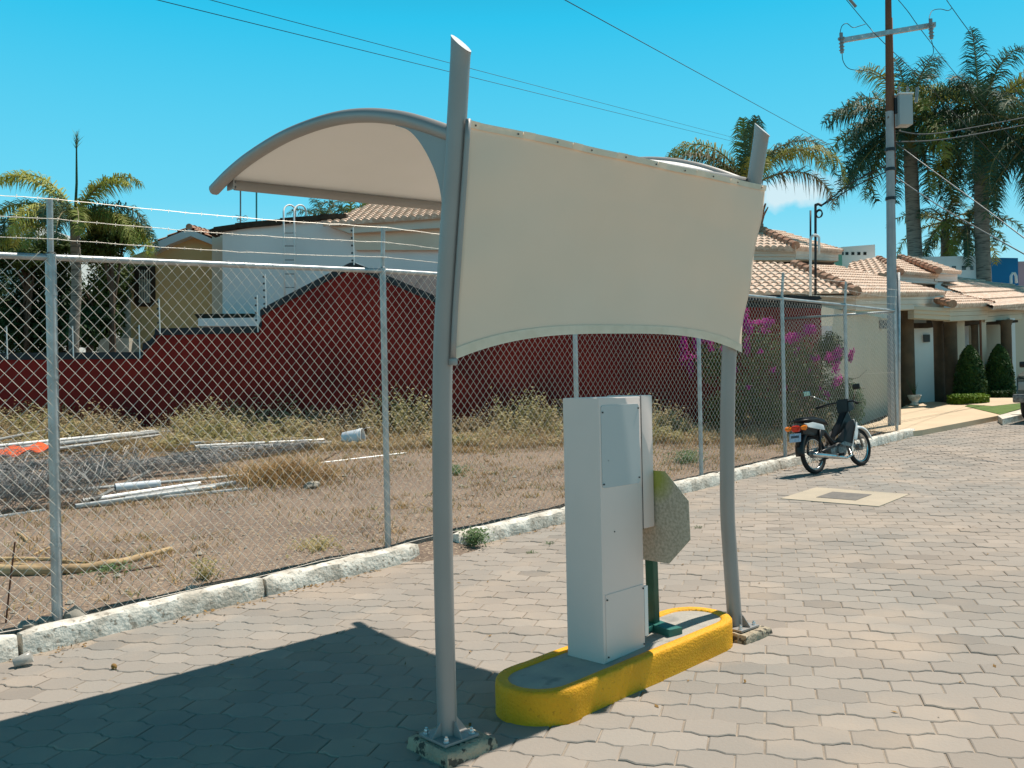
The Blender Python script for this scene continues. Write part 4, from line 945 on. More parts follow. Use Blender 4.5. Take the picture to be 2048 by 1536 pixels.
# transformer
tq = far(1807, 222, PD-.05); g = MB(); g.bbox(tq, (.26, .26, .60), .02, rot('Z', YAW)); tf = g.build('transformer_tank', M['trafo'], up_, auto=40)
g = MB(); g.bbox(tq+Vector((0, 0, .31)), (.30, .30, .03), .008, rot('Z', YAW)); g.build('lid', M['white'], tf, auto=40)
for dx in (-.08, .09):
    g = MB(); p = tq+cr*dx+Vector((0, 0, .32)); g.lathe(p, [(.02, 0), (.035, .04), (.02, .06), (.032, .09), (.02, .11), (.028, .14), (.012, .17)], 8); g.build('bushing', M['porcelain'], tf)
g = MB(); g.box(tq-cr*.15+Vector((0, 0, .1)), (.06, .06, .3), rot('Z', YAW)); g.build('bracket', M['ironpipe'], tf)
g = MB(); g.tube([far(1835, 175, PD), far(1832, 205, PD)], .03, 7); g.build('surge_arrester', M['porcelain'], up_)

# ---------------------------------------------------------------- overhead lines
def line(pts, r, name, label, m='cable', cat='cable', sag=0):
    P_ = [far(*p) for p in pts]; o = []
    if len(P_) == 2 and sag:
        for i in range(21):
            t = i/20; o.append(P_[0].lerp(P_[1], t)-Vector((0, 0, sag*4*t*(1-t))))
    else: o = smoothpath(P_, 8*len(P_)) if len(P_) > 2 else P_
    g = MB(); g.tube(o, r, 5); return tag(g.build(name, M[m], smooth=True), label, cat)
line([(250, -16, 12), (1560, 306, 44)], .006, 'power_line', 'lower of the two thin power lines crossing the sky behind the canopy', sag=.0)
line([(360, -16, 14), (1500, 284, 44)], .006, 'power_line', 'upper of the two thin power lines crossing the sky behind the canopy')
line([(1090, -22, 10), (1660, 290, 26)], .0055, 'power_line', 'single thin power line above the middle of the canopy')
line([(1660, -40, PD-1), (1735, 50, PD), (1766, 84, PD), (1880, 196, 21), (2070, 400, 28)], .007, 'power_line', 'left power line with a joint, passing left of the crossarm')
line([(1770, -30, PD-1), (1812, 18, PD), (1850, 70, PD+.5), (1930, 170, 22), (2070, 330, 28)], .007, 'power_line', 'middle power line passing between pole and cutout')
line([(1880, -20, PD-1), (1905, 17, PD), (1944, 70, 18), (2000, 140, 21), (2070, 232, 26)], .007, 'power_line', 'right power line above the tallest palm')
line([(1690, -12, PD), (1712, 14, PD)], .03, 'line_insulator', 'grey strain insulator on the left power line', 'porcelain', 'insulator')
line([(1680, 66, PD-.2), (1684, 52, PD-.2), (1694, 47, PD-.2), (1706, 55, PD), (1722, 51, PD), (1731, 48, PD)], .007, 'jumper_wire', 'looping jumper wire from the left cutout up to the left line')
line([(1858, 38, PD-.2), (1864, 22, PD), (1880, 18, PD), (1896, 21, PD), (1904, 16, PD)], .007, 'jumper_wire', 'looping jumper wire from the right cutout up to the right line')
line([(1684, 106, PD-.2), (1687, 124, PD-.1), (1700, 138, PD), (1735, 143, PD), (1772, 160, PD)], .007, 'jumper_wire', 'jumper wire hanging from the left cutout to the pole')
line([(1863, 80, PD-.2), (1866, 108, PD-.1), (1845, 128, PD), (1822, 150, PD)], .007, 'jumper_wire', 'jumper wire hanging from the right cutout to the transformer')
line([(1790, 284, PD), (1900, 277, 19.5), (2075, 245, 24)], .013, 'cable_bundle', 'thick dark cable bundle running right from the pole, the lower one', 'cable')
line([(1795, 262, PD), (1880, 266, 19.5), (2075, 230, 24)], .013, 'cable_bundle', 'dark cable running right from the pole, the upper one', 'cable')
line([(1792, 354, PD), (1830, 380, 17), (1900, 425, 15.5), (2070, 520, 13)], .011, 'service_cable', 'grey service cable slanting down right from the pole', 'cablegrey')
line([(1790, 285, PD), (1850, 330, 17), (1960, 410, 15), (2080, 500, 13)], .010, 'service_cable', 'thin upper service cable slanting down right from the pole', 'cablegrey')
line([(1780, 328, PD), (1710, 362, 18.2), (1668, 392, 18.6), (1642, 411, 18.8)], .014, 'drop_cable', 'black drop cable from the pole to the service mast, the upper strand')
line([(1780, 340, PD), (1715, 370, 18.2), (1668, 397, 18.6), (1642, 412, 18.8)], .012, 'drop_cable', 'black drop cable from the pole to the service mast, the lower strand')

# ---------------------------------------------------------------- palms
def fan(seed, n, el0, el1, l0, l1, d0, d1, azc=None, spread=None):
    rng = random.Random(seed); o = []
    for i in range(n):
        az = (2*math.pi*(i*.618)) % (2*math.pi) if azc is None else azc+rng.uniform(-spread, spread)
        t = i/max(1, n-1); o.append((az+rng.uniform(-.15, .15), el0+(el1-el0)*t+rng.uniform(-.12, .12), rng.uniform(l0, l1), d0+(d1-d0)*t+rng.uniform(-.15, .15)))
    return o
AR = YAW-math.pi/2; AL = YAW+math.pi/2; AF = YAW; AN = YAW+math.pi    # to the right, left, far, near as the street is seen
def on_ground(px, py, d):
    p = far(px, py, d); p.z = G(p.x)-.1; return p
D1 = 37
c = far(1820, 300, D1); b = on_ground(1846, 800, D1)
palm('royal_palm', b, c, .26, fan(1, 22, 1.25, -.75, 3.4, 4.0, 1.7, 1.5)+[(AL+.15, -.35, 4.3, .9), (AL-.1, -.62, 4.6, .6), (AL, .05, 4.4, 1.5), (AL+.35, -.5, 4.4, .7), (AL, .55, 3.97, 1.5), (AL+.3, .1, 3.97, 1.5), (AL-.2, -.45, 3.72, 1.0), (AL+.1, -.75, 3.84, .7), (AR, .9, 3.72, 1.6), (AF+.2, 1.45, 3.22, .5)], 'royal palm with a broad smooth trunk directly right of the utility pole', leafs=('palm_dark', 'palm_dark', 'palm_dark', 'palm_dark', 'palm_lime'), rngs=11, shaft=1.2, group='royal palms behind the houses', nl=84, ll=.85, plume=1.0, lw=.046, thick=.05, hang=.5)
D2 = 36
c = far(1962, 305, D2); b = on_ground(1972, 800, D2)
palm('royal_palm', b, c, .255, [(AF, 1.5, 4.09, .15)]+fan(2, 24, 1.25, -.75, 3.4, 4.1, 1.7, 1.5)+[(AR, .95, 4.09, 1.1), (AR-.2, .5, 4.09, 1.3), (AL, .9, 3.97, 1.7), (AL, .35, 3.97, 1.6), (AR+.1, -.4, 4.09, 1.1), (AR, -.75, 4.22, .7), (AL+.1, -.6, 3.72, .9)], 'tallest royal palm, ringed grey trunk rising in front of the white building end', leafs=('palm_dark', 'palm_dark', 'palm_dark', 'palm_lime'), rngs=12, shaft=1.2, group='royal palms behind the houses', nl=84, ll=.85, plume=1.0, lw=.046, thick=.05, hang=.5)
c = far(2080, 330, 34); b = on_ground(2090, 800, 34)
palm('royal_palm', b, c, .24, fan(3, 18, 1.1, -.8, 3.3, 3.9, 1.7, 1.5)+[(AL, .6, 3.72, 1.4), (AL, -.2, 3.97, 1.2), (AL, -.7, 3.97, .8)], 'royal palm mostly outside the right edge, drooping fronds only', rngs=13, shaft=1.2, group='royal palms behind the houses', nl=76, ll=.7, plume=1.0, lw=.046, thick=.05, hang=.5)
c = far(1890, 440, 38); b = on_ground(1892, 800, 38)
palm('young_palm', b, c, .16, fan(4, 14, .9, -.9, 2.4, 2.9, 1.4, 1.6), 'shorter palm between the two broad trunks, left', rngs=14, group='short palms among the royal palms', leafs=('palm_dark', 'palm_lime'), nl=44, ll=.5, plume=.8, lw=.045, thick=.04)
c = far(1934, 450, 37); b = on_ground(1934, 800, 37)
palm('young_palm', b, c, .12, fan(5, 13, .9, -.9, 2.2, 2.7, 1.4, 1.6), 'shorter palm between the two broad trunks, right', rngs=15, group='short palms among the royal palms', leafs=('palm_lime', 'palm_dark'), nl=44, ll=.5, plume=.8, lw=.045, thick=.04)
c = far(1494, 372, 27); b = on_ground(1490, 800, 27)
palm('queen_palm', b, c, .16, [(AF, 1.5, 2.2, .2), (AN+.3, 1.4, 2.1, .3), (AL, 1.12, 3.3, 2.3), (AL-.2, .95, 3.3, 2.0), (AL+.3, .80, 3.1, 1.9), (AL+.1, .55, 3.0, 1.7), (AR, 1.12, 4.0, 2.9), (AR+.2, 1.0, 3.4, 2.3), (AR-.25, .85, 3.9, 2.7), (AR, .55, 3.4, 2.3), (AN, .8, 2.2, 2.2), (AF+.5, .9, 2.4, 1.8), (AL-.6, .5, 2.4, 1.7), (AR+.5, 1.2, 2.6, 1.9)], 'yellow green queen palm rising behind the right canopy post', leafs=('palm_lime', 'palm_dark', 'palm_lime', 'palm_lime', 'palm_old'), rngs=16, nl=90, ll=.62, plume=.6, lw=.034, thick=.035, hang=.6)
c = far(150, 432, 20.5); b = on_ground(150, 780, 20.5)
palm('queen_palm', b, c, .10, [(AL, 1.15, 2.25, 2.0), (AL+.25, 1.02, 2.1, 1.6), (AR, 1.15, 2.05, 1.9), (AR-.25, .95, 1.75, 1.5), (AL, .45, 2.1, 1.3), (AL-.3, .25, 2.1, 1.5), (AR, .42, 2.2, 2.1), (AR+.3, .30, 2.2, 1.9), (AR-.35, .30, 2.1, 2.0), (AN, .5, 1.8, 2.1), (AN+.5, .3, 1.9, 1.9), (AN-.5, .3, 1.9, 1.9), (AL+.2, .05, 2.1, 1.5), (AR-.3, .1, 2.1, 1.8), (AR, .15, 2.2, 1.8), (AF+.4, .6, 1.7, 1.7), (AR+.1, .15, 2.1, 1.6), (AL+.4, .3, 2.1, 2.0), (AN+.2, .1, 1.9, 1.6), (AN-.3, -.1, 1.8, 1.2)], 'yellow green queen palm with arching fronds behind the red wall, far left', leafs=('palm_bright', 'palm_bright', 'palm_lime', 'palm_bright', 'palm_lime', 'palm_bright', 'palm_dark', 'palm_dark', 'palm_lime', 'palm_dark', 'palm_lime'), rngs=17, nl=96, ll=.40, plume=.8, lw=.026, thick=.026, hang=.6)
tq_ = [o for o in scn.objects if o.name.startswith('queen_palm')][-1]; a = far(150, 432, 20.5); b_ = far(153, 300, 20.5); b2 = far(154, 262, 20.5)
g = MB(); g.tube([a, a.lerp(b_, .5)+Vector((.02, 0, 0)), b_, b2], [.035, .028, .018, .006], 6); sp = g.build('spear_leaf', M['palm_dark'], tq_, smooth=True)
g = MB(); rng = random.Random(2)
for i in range(60):
    p = b_.lerp(b2, rng.random()*.7); d = Vector((rng.gauss(0, .35), rng.gauss(0, .35), 1)).normalized(); q_ = d.orthogonal().normalized()*.012; g.add([p-q_, p+q_, p+d*rng.uniform(.10, .28)], [(0, 1, 2)])
g.build('leaf_tuft', M['palm_lime'], sp)
c = far(648, 440, 33); b = on_ground(650, 800, 33)
palm('garden_palm', b, c, .15, fan(6, 13, 1.1, -.3, 1.3, 1.6, 1.4, 1.8), 'small palm crown peeping over the white house roof, bluish one', rngs=18, nl=40, ll=.35, plume=.7, lw=.03, thick=.03, group='palm crowns behind the white house')
c = far(705, 438, 32); b = on_ground(705, 800, 32)
palm('garden_palm', b, c, .15, fan(7, 14, 1.2, -.3, 1.4, 1.7, 1.4, 1.8), 'palm crown touching the underside of the canopy beam, darker one', rngs=19, leafs=('palm_dark', 'palm_lime'), nl=44, ll=.38, plume=.8, lw=.035, thick=.03, group='palm crowns behind the white house')
# dead cut palm stub
ds = thing('dead_palm', on_ground(1517, 800, 29), 'dead cut palm stub with broken brown frond stalks above the tiled ridge', 'palm tree')
g = MB(); a = on_ground(1517, 800, 29); b = far(1517, 448, 29); g.tube([a, b], [.18, .16], 10); g.build('trunk', M['trunk'], ds)
rng = random.Random(4)
for k in range(13):
    q = rng.random()*6.28; l_ = rng.uniform(.3, .75); d = Vector((math.cos(q)*rng.uniform(.2, .7), math.sin(q)*rng.uniform(.2, .7), 1)); g = MB(); g.tube([b-Vector((0, 0, .25)), b+d*l_*.5, b+d*l_], [.07, .045, .02], 5); g.build('frond_stalk', M['terracotta_stub'], ds)

# ---------------------------------------------------------------- dark trees behind the red wall on the left
def tree(px, py, d, rad, n, label, seed, m='leafdark', name='garden_tree', group=None, size=.065, base=None, blobs=7):
    rng = random.Random(seed); c = far(px, py, d); b = base or on_ground(px, 800, d); t = thing(name, b, label, 'tree', group)
    g = MB(); g.tube([b, b.lerp(c, .5)+Vector((.05, .05, 0)), c], [.10, .08, .04], 8)
    for k in range(6):
        q = rng.random()*6.28; e = c+Vector((math.cos(q)*rad[0]*.6, math.sin(q)*rad[1]*.6, rng.uniform(-.1, .6)*rad[2])); s = b.lerp(c, rng.uniform(.5, .9)); g.tube([s, s.lerp(e, .5)+Vector((0, 0, .1)), e], [.045, .03, .012], 5)
    g.build('trunk', M['bark'], t); g = MB()
    for k in range(blobs):
        q = Vector((rng.uniform(-1, 1)*rad[0]*.6, rng.uniform(-1, 1)*rad[1]*.6, rng.uniform(-1, 1)*rad[2]*.6)); f = rng.uniform(.38, .62); leaf_cloud(g, c+q, [r*f for r in rad], n//blobs, size, rng, shell=.35)
    g.build('crown', M[m], t); return t
tree(20, 600, 22.5, (1.35, 1.3, 1.55), 11000, 'dense dark garden tree behind the red wall at the left edge', 21, group='dark garden trees behind the red wall', m='leafdark')
tree(120, 600, 23.5, (1.25, 1.2, 1.55), 11000, 'dense dark garden tree behind the queen palm trunk', 22, group='dark garden trees behind the red wall', m='leafdark')
tree(205, 600, 23.4, (.8, .8, 1.4), 6500, 'bright green bushy tree beside the tan house pilaster', 23, group='dark garden trees behind the red wall', m='leaf')
tree(175, 655, 21.6, (.85, .7, .55), 5200, 'low dark garden tree just above the red wall top, left of the pale garden wall', 27, group='dark garden trees behind the red wall', m='leafdark')
tree(-60, 560, 24, (1.6, 1.5, 2.0), 4200, 'dark garden tree partly outside the left edge', 24, group='dark garden trees behind the red wall', m='leafdark')
tree(222, 462, 22.0, (.85, .85, .72), 7500, 'rounded dense tree crown right of the queen palm, beside the tan gable', 25, group='dark garden trees behind the red wall', m='leaf', size=.06)
tree(50, 500, 22.4, (1.1, .9, .6), 7000, 'low dense tree crown left of the first fence post', 26, group='dark garden trees behind the red wall', m='leaf', size=.06)
building((-120, 72), (452, 449), 27, M['white'], 'pale building glimpsed under the palm fronds at the left edge')

# ---------------------------------------------------------------- bougainvillea
bg_ = thing('bougainvillea', far(1560, 850, 16.6), 'large olive bougainvillea bush with magenta flower clusters inside the fence', 'bush')
rng = random.Random(31); gl, gs = MB(), MB()
blobs = [(1430, 720, 16.6, (.42, .4, .5)), (1400, 650, 16.9, (.22, .3, .35)), (1520, 700, 16.3, (.6, .5, .6)), (1500, 790, 16.3, (.6, .5, .5)), (1590, 730, 15.9, (.5, .5, .6)), (1640, 790, 15.9, (.42, .4, .6)), (1560, 820, 16.0, (.6, .5, .35)), (1690, 800, 16.2, (.3, .3, .45)), (1450, 820, 16.7, (.5, .4, .4)), (1660, 700, 16.2, (.25, .25, .35))]
for (x, y, d, r_) in blobs: leaf_cloud(gl, far(x, y, d), r_, 2100, .030, rng, shell=.25)
for k in range(60):
    x, y, d, r_ = blobs[rng.randrange(len(blobs))]; c = far(x, y, d); q = Vector((rng.gauss(0, .5)*r_[0], rng.gauss(0, .5)*r_[1], abs(rng.gauss(.4, .4))*r_[2])); s = far(1540+rng.uniform(-60, 60), 855, 16.4); gs.tube([s, s.lerp(c+q, .5)+Vector((0, 0, .25)), c+q, c+q*1.6-Vector((0, 0, .1))], [.012, .008, .005, .003], 4, caps=False)
gl.build('foliage', M['bougleaf'], bg_); gs.build('stem', M['bark'], bg_)
fl = [(1450+24*k, 700+((k*37) % 110), 15.75, .05, .05, 60) for k in range(9)]+[(1376, 690, 16.4, .10, .45, 500), (1400, 660, 16.3, .12, .2, 300), (1420, 690, 16.3, .12, .12, 220), (1489, 665, 15.9, .09, .30, 520), (1520, 645, 16.2, .22, .06, 160), (1588, 668, 15.6, .16, .12, 330), (1620, 665, 15.7, .14, .14, 300), (1632, 715, 15.6, .06, .07, 130), (1668, 715, 15.7, .12, .14, 330), (1676, 745, 15.7, .12, .15, 340), (1702, 714, 15.8, .07, .10, 220), (1655, 790, 15.6, .06, .06, 90), (1548, 655, 15.9, .12, .08, 160)]
for (x, y, d, rx, rz, n_) in fl:
    g = MB()
    for q_ in range(4): leaf_cloud(g, far(x, y, d)+Vector((rng.gauss(0, .55)*rx, rng.gauss(0, .55)*rx, rng.gauss(0, .55)*rz)), (rx*rng.uniform(.5, 1.0), rx*.7, rz*rng.uniform(.5, 1.0)), int(n_*.28), .026, rng, shell=.0)
    # loose bracts around each cluster
   
    g.build('flower_cluster', M['magenta'], bg_)
# shrub at the end of the lot
t = thing('green_shrub', far(1700, 860, 16.0), 'small green shrub against the cream wall behind the last fence bay', 'bush'); g = MB(); leaf_cloud(g, far(1703, 810, 16.0), (.25, .25, .42), 1500, .03, rng, shell=.2); g.build('foliage', M['weed2'], t)
g = MB()
for k in range(10): a = far(1700, 858, 16); g.tube([a, a+Vector((rng.gauss(0, .12), rng.gauss(0, .12), rng.uniform(.3, .7)))], .006, 4)
g.build('stem', M['bark'], t)

# ---------------------------------------------------------------- weeds and dry grass in the lot
rng = random.Random(77)
def inview(p):
    d = p-C0; dep = d.dot(cf)
    return dep > 1 and abs(d.dot(cr)/dep) < .72 and d.dot(cu)/dep > -.5
def blade(g, p, h, lean, w_):
    q = rng.random()*6.283; s = Vector((math.cos(q), math.sin(q), 0)); l_ = Vector((rng.gauss(0, lean), rng.gauss(0, lean), 1)).normalized(); m = p+l_*h*.55; e = p+(l_+Vector((rng.gauss(0, lean), rng.gauss(0, lean), -.15))*.7)*h
    g.add([p-s*w_, p+s*w_, m+s*w_*.7, m-s*w_*.7, e], [(0, 1, 2, 3), (3, 2, 4)])
def walldist(x, y):       # metres in front of the red wall
    return WD-(Vector((x, y, CAMZ))-C0).dot(cf)
gs, gw, gg = MB(), MB(), MB(); cnt = 0
def field_pt():
    s = rng.uniform(-.62, .62); dep = rng.uniform(6, 17.8); p = C0+cf*dep+cr*(s*dep); return p.x, p.y
# tall weed belt along the wall: stalks with small leaves
for i in range(2900):
    dep = rng.uniform(14.9, 17.7); s = rng.uniform(-.60, .36); p = C0+cf*dep+cr*(s*dep); x, y = p.x, p.y
    if y < 6.6 or x > 16.4: continue
    wd = walldist(x, y); nn = noise.noise(Vector((x*.6, y*.6, 9)))
    hmax = (.50 if nn < -.12 else 1)*(.80 if wd < 1.3 else .5 if wd < 2.0 else .26)*(.78+.9*nn)
    if s*FPX+1024 > 860: hmax *= .85
    h = max(.12, hmax*rng.uniform(.55, 1.1)); b = Vector((x, y, F(x, y))); l_ = Vector((rng.gauss(0, .16), rng.gauss(0, .16), 1)); green = nn+rng.gauss(0, .22) > .22
    tgt = gw if green else gs
    for k in range(rng.randint(3, 5)):
        tip = b+(l_+Vector((rng.gauss(0, .18), rng.gauss(0, .18), 0)))*h*rng.uniform(.7, 1.0); q = rng.random()*6.28; sd = Vector((math.cos(q), math.sin(q), 0))*.0045
        tgt.add([b-sd, b+sd, tip], [(0, 1, 2)])
        for j in range(rng.randint(5, 9)):
            c = b.lerp(tip, rng.uniform(.3, 1.02))+Vector((rng.gauss(0, .03), rng.gauss(0, .03), 0)); a = Vector((rng.gauss(0, 1), rng.gauss(0, 1), rng.gauss(.2, .6))).normalized(); bb_ = a.orthogonal().normalized(); z_ = rng.uniform(.010, .022)*(1.35 if green else .9)
            tgt.add([c-a*z_*1.6, c-bb_*z_*.6, c+a*z_*1.6, c+bb_*z_*.6], [(0, 1, 2, 3)])
stuff(gw.build('tall_weeds', M['weed']), 'belt of tall green weeds in front of the red wall', 'weeds')
stuff(gs.build('dry_weeds', M['straw2']), 'dry brown weed stalks in front of the red wall', 'weeds')
# dry grass: fringe before the weeds, tufts over the lot, thicker to the right
g = MB(); g2 = MB(); n_ = 0
while n_ < 24000:
    x, y = field_pt()
    if y < 6.5 or x > 16.5: continue
    wd = walldist(x, y); nn = noise.noise(Vector((x*.55, y*.55, 4)))+.5*noise.noise(Vector((x*1.8, y*1.8, 2)))
    dens = .95 if 1.4 < wd < 3.6 else .55*max(0, nn+.18)
    if x > 7.5 and y < 13: dens = max(dens, .5*max(0, nn+.42))
    if rng.random() > dens: continue
    n_ += 1; p = Vector((x, y, F(x, y)-.005)); h = rng.uniform(.05, .16)*(1.7 if 1.2 < wd < 3.2 else .7)
    blade(g if rng.random() < .8 else g2, p, h, .55, .0045)
# tufts
for k in range(2300):
    x, y = field_pt()
    if y < 6.45 or x > 16.5: continue
    nn = noise.noise(Vector((x*.5, y*.5, 14)))
    if nn < (-.02 if x < 6 else -.30): continue
    gg = g if rng.random() < .72 else g2
    for j in range(rng.randint(8, 22)):
        a, r_ = rng.random()*6.28, abs(rng.gauss(0, .07)); xx, yy = x+math.cos(a)*r_, y+math.sin(a)*r_; blade(gg, Vector((xx, yy, F(xx, yy)-.005)), rng.uniform(.03, .12), .75, .0042)
stuff(g.build('dry_grass', M['straw']), 'straw coloured dry grass scattered over the vacant lot', 'grass')
stuff(g2.build('sparse_weeds', M['weed']), 'sparse low green weeds scattered over the vacant lot', 'weeds')
def clump(px, py, r_, n, h, m, name, label, lean=.6, cat='plant', w_=.004, leafy=0):
    c = lot(px, py); g = MB()
    for i in range(n):
        a, q = rng.random()*6.28, abs(rng.gauss(0, r_*.5)); x, y = c.x+math.cos(a)*q, c.y+math.sin(a)*q; p = Vector((x, y, F(x, y)-.01 if y > 6.1 else G(x)+.02)); blade(g, p, h*rng.uniform(.5, 1.1), lean, w_)
        if leafy:
            for j in range(leafy):
                e = p+Vector((rng.gauss(0, .25), rng.gauss(0, .25), rng.uniform(.2, 1)))*h; b_ = Vector((rng.gauss(0, 1), rng.gauss(0, 1), rng.gauss(0, .5))).normalized(); s_ = b_.orthogonal().normalized(); z_ = rng.uniform(.008, .018); g.add([e-b_*z_, e-s_*z_*.5, e+b_*z_, e+s_*z_*.5], [(0, 1, 2, 3)])
    return tag(g.build(name, M[m]), label, cat)
clump(570, 958, .85, 1900, .40, 'straw', 'grass_tussock', 'large golden dry grass tussock at the end of the pipe pile', .85, w_=.007)
clump(930, 858, .9, 900, .30, 'straw', 'grass_tussock', 'golden dry grass tussock behind the left canopy post', .8, w_=.006)
clump(470, 905, .9, 500, .30, 'straw', 'grass_tussock', 'dry straw growing through the middle pipe bundle', .8, w_=.005)
clump(250, 900, .5, 350, .40, 'straw2', 'grass_tussock', 'dry grass tussock growing through the wire pile', .6)
clump(950, 1085, .11, 70, .15, 'weed2', 'kerb_weed', 'leafy green weed filling the gap in the white kerb', .8, leafy=9)
clump(410, 1160, .10, 50, .17, 'weed', 'fence_weed', 'thin leafy weed at the fence foot beside the kerb, left half', .5, leafy=5)
clump(450, 838, .25, 60, .22, 'weed2', 'round_weed', 'bright green low weed above the end of the white pipes', .9, leafy=8)
clump(60, 835, .5, 160, .40, 'weed2', 'round_weed', 'bright leafy weed bush at the left edge below the red wall', .8, leafy=16)
clump(930, 905, .6, 420, .16, 'straw', 'grass_tussock', 'low dry straw tussock in the open dirt right of the left canopy post', .9, w_=.005)
clump(1040, 870, .8, 520, .22, 'straw', 'grass_tussock', 'dry straw tussock seen left of the cabinet below the green weeds', .9, w_=.005)
clump(640, 1100, .35, 110, .10, 'weed', 'fence_weed', 'thin low weeds along the fence foot left of the second fence post', .8, leafy=4)
clump(1375, 925, .35, 150, .18, 'weed2', 'fence_weed', 'fresh green weeds at the fence foot behind the octagonal sign', .8, leafy=6)
clump(910, 950, .25, 90, .14, 'weed2', 'round_weed', 'small dark green weed patch right of the left canopy post', .8, leafy=5)
clump(960, 760, .3, 60, .8, 'weed', 'tall_weed', 'tall leafy weed with pale top against the red wall, right of the left post', .3, leafy=12)
clump(1360, 800, .5, 160, .8, 'straw2', 'tall_weed', 'tall dry weed clump against the red wall beside the bougainvillea', .4, leafy=12)
clump(220, 1140, .30, 120, .05, 'weed2', 'round_weed', 'low grey green ground weed in front of the dry branch', .9, leafy=3)

# ---------------------------------------------------------------- small motorcycle parked by the kerb
mo = Vector((11.36, 5.31, 0)); mo.z = G(mo.x)+.002; myaw = R(-10); S_ = .88
mc_ = thing('motorcycle', mo, 'small black and white step-through motorcycle parked beside the kerb', 'motorcycle')
MR = rot('Z', myaw)@rot('Y', R(-2.0))@rot('X', R(-7))          # leans on its side stand
def mp(x, y, z): return mo+MR@(Vector((x, y, z))*S_)
def mt(pts, r, name, m, parent=mc_, n=8, smooth=True):
    g = MB(); g.tube([mp(*p) for p in pts], [q*S_ for q in r] if isinstance(r, (list, tuple)) else r*S_, n); return g.build(name, M[m], parent, smooth=smooth)
def mhull(pts, name, m, parent=mc_, sub=2):                       # smooth closed body panel from a few points
    bm = bmesh.new()
    for p in pts: bm.verts.new(mp(*p))
    r_ = bmesh.ops.convex_hull(bm, input=bm.verts[:]); bmesh.ops.delete(bm, geom=[v for v in bm.verts if not v.link_faces], context='VERTS')
    bmesh.ops.bevel(bm, geom=bm.edges[:], offset=.012*S_, segments=2, affect='EDGES'); bmesh.ops.triangulate(bm, faces=bm.faces[:])
    bm.verts.index_update(); g = MB(); g.add([v.co.copy() for v in bm.verts], [[v.index for v in f.verts] for f in bm.faces]); bm.free(); return g.build(name, M[m], parent, auto=50)
ax_ = MR@Vector((0, 1, 0)); RW = .295
for x, nm in ((0, 'rear_wheel'), (1.20, 'front_wheel')):
    c = mp(x, 0, RW); g = MB(); g.torus(c, (RW-.034)*S_, .036*S_, ax_, 40, 10); wl = g.build(nm, M['rubber'], mc_, smooth=True)
    g = MB(); g.torus(c, (RW-.068)*S_, .015*S_, ax_, 40, 8); g.build('rim', M['chrome'], wl, smooth=True)
    g = MB(); g.lathe(c, [(.03*S_, -.055*S_), (.055*S_, -.04*S_), (.055*S_, .04*S_), (.03*S_, .055*S_)], 14, (MR@rot('X', R(90)))); g.build('hub', M['engine'], wl, auto=40)
    g = MB()
    for k in range(28):
        a = 2*math.pi*k/28; d1 = MR@Vector((math.cos(a), 0, math.sin(a))); a2 = a+(.45 if k % 2 else -.45); d0 = MR@Vector((math.cos(a2), 0, math.sin(a2)))
        g.tube([c+d0*.05*S_+ax_*(.03 if k % 4 < 2 else -.03)*S_, c+d1*(RW-.075)*S_], .0022, 4, caps=False)
    g.build('spokes', M['chrome'], wl)
mt([(0, .075, RW), (.16, .09, .33), (.42, .10, .38)], .022, 'swingarm', 'black'); mt([(0, -.075, RW), (.16, -.09, .33), (.42, -.10, .38)], .022, 'swingarm', 'black')
for s in (1, -1):
    mt([(.02, s*.105, .30), (.10, s*.11, .66)], .021, 'shock_absorber', 'black'); mt([(1.20, s*.07, .30), (1.12, s*.07, .55), (1.05, s*.065, .74)], .02, 'fork_leg', 'engine')
mt([(.10, 0, .68), (.35, 0, .60), (.50, 0, .42), (.78, 0, .40), (.92, 0, .60), (.99, 0, .86)], .04, 'frame', 'black')
g = MB(); g.lathe(mp(.60, 0, .30), [(.05*S_, -.12*S_), (.10*S_, -.11*S_), (.115*S_, -.05*S_), (.115*S_, .05*S_), (.10*S_, .11*S_), (.05*S_, .12*S_)], 16, MR@rot('X', R(90))); en = g.build('engine', M['engine'], mc_, auto=40)
mt([(.64, 0, .34), (.74, 0, .37), (.86, 0, .40)], [.085, .095, .06], 'cylinder', 'engine', en, 12, False)
g = MB()
for k in range(6): g.box(mp(.70+.03*k, 0, .36+.01*k), (.010*S_, .20*S_, .18*S_), MR)
g.build('cooling_fins', M['engine'], en)
g = MB(); g.bbox(mp(.50, 0, .30), (.32*S_, .16*S_, .16*S_), .02, MR); g.build('crankcase', M['engine'], en, auto=40)
mt([(.80, -.07, .34), (.78, -.13, .20), (.60, -.15, .17), (.30, -.155, .22), (-.10, -.16, .28), (-.22, -.16, .31)], [.016, .018, .02, .034, .038, .03], 'exhaust', 'chrome', n=12)
mt([(-.02, -.10, .19), (.18, -.14, .215)], .012, 'muffler_bracket', 'black')
mhull([(-.30, .09, .74), (-.30, -.09, .74), (-.28, .07, .62), (-.28, -.07, .62), (.28, .10, .70), (.28, -.10, .70), (.20, .09, .52), (.20, -.09, .52), (.0, .11, .76), (.0, -.11, .76)], 'tail_body', 'black')
mhull([(-.24, -.115, .775), (-.20, -.13, .70), (.10, -.135, .67), (.22, -.12, .62), (.20, -.12, .73), (-.06, -.125, .79), (-.24, -.095, .77), (.20, -.10, .70)], 'side_panel', 'white')
mhull([(-.24, .115, .775), (-.20, .13, .70), (.10, .135, .67), (.22, .12, .62), (.20, .12, .73), (-.06, .125, .79), (-.24, .095, .77), (.20, .10, .70)], 'side_panel', 'white')
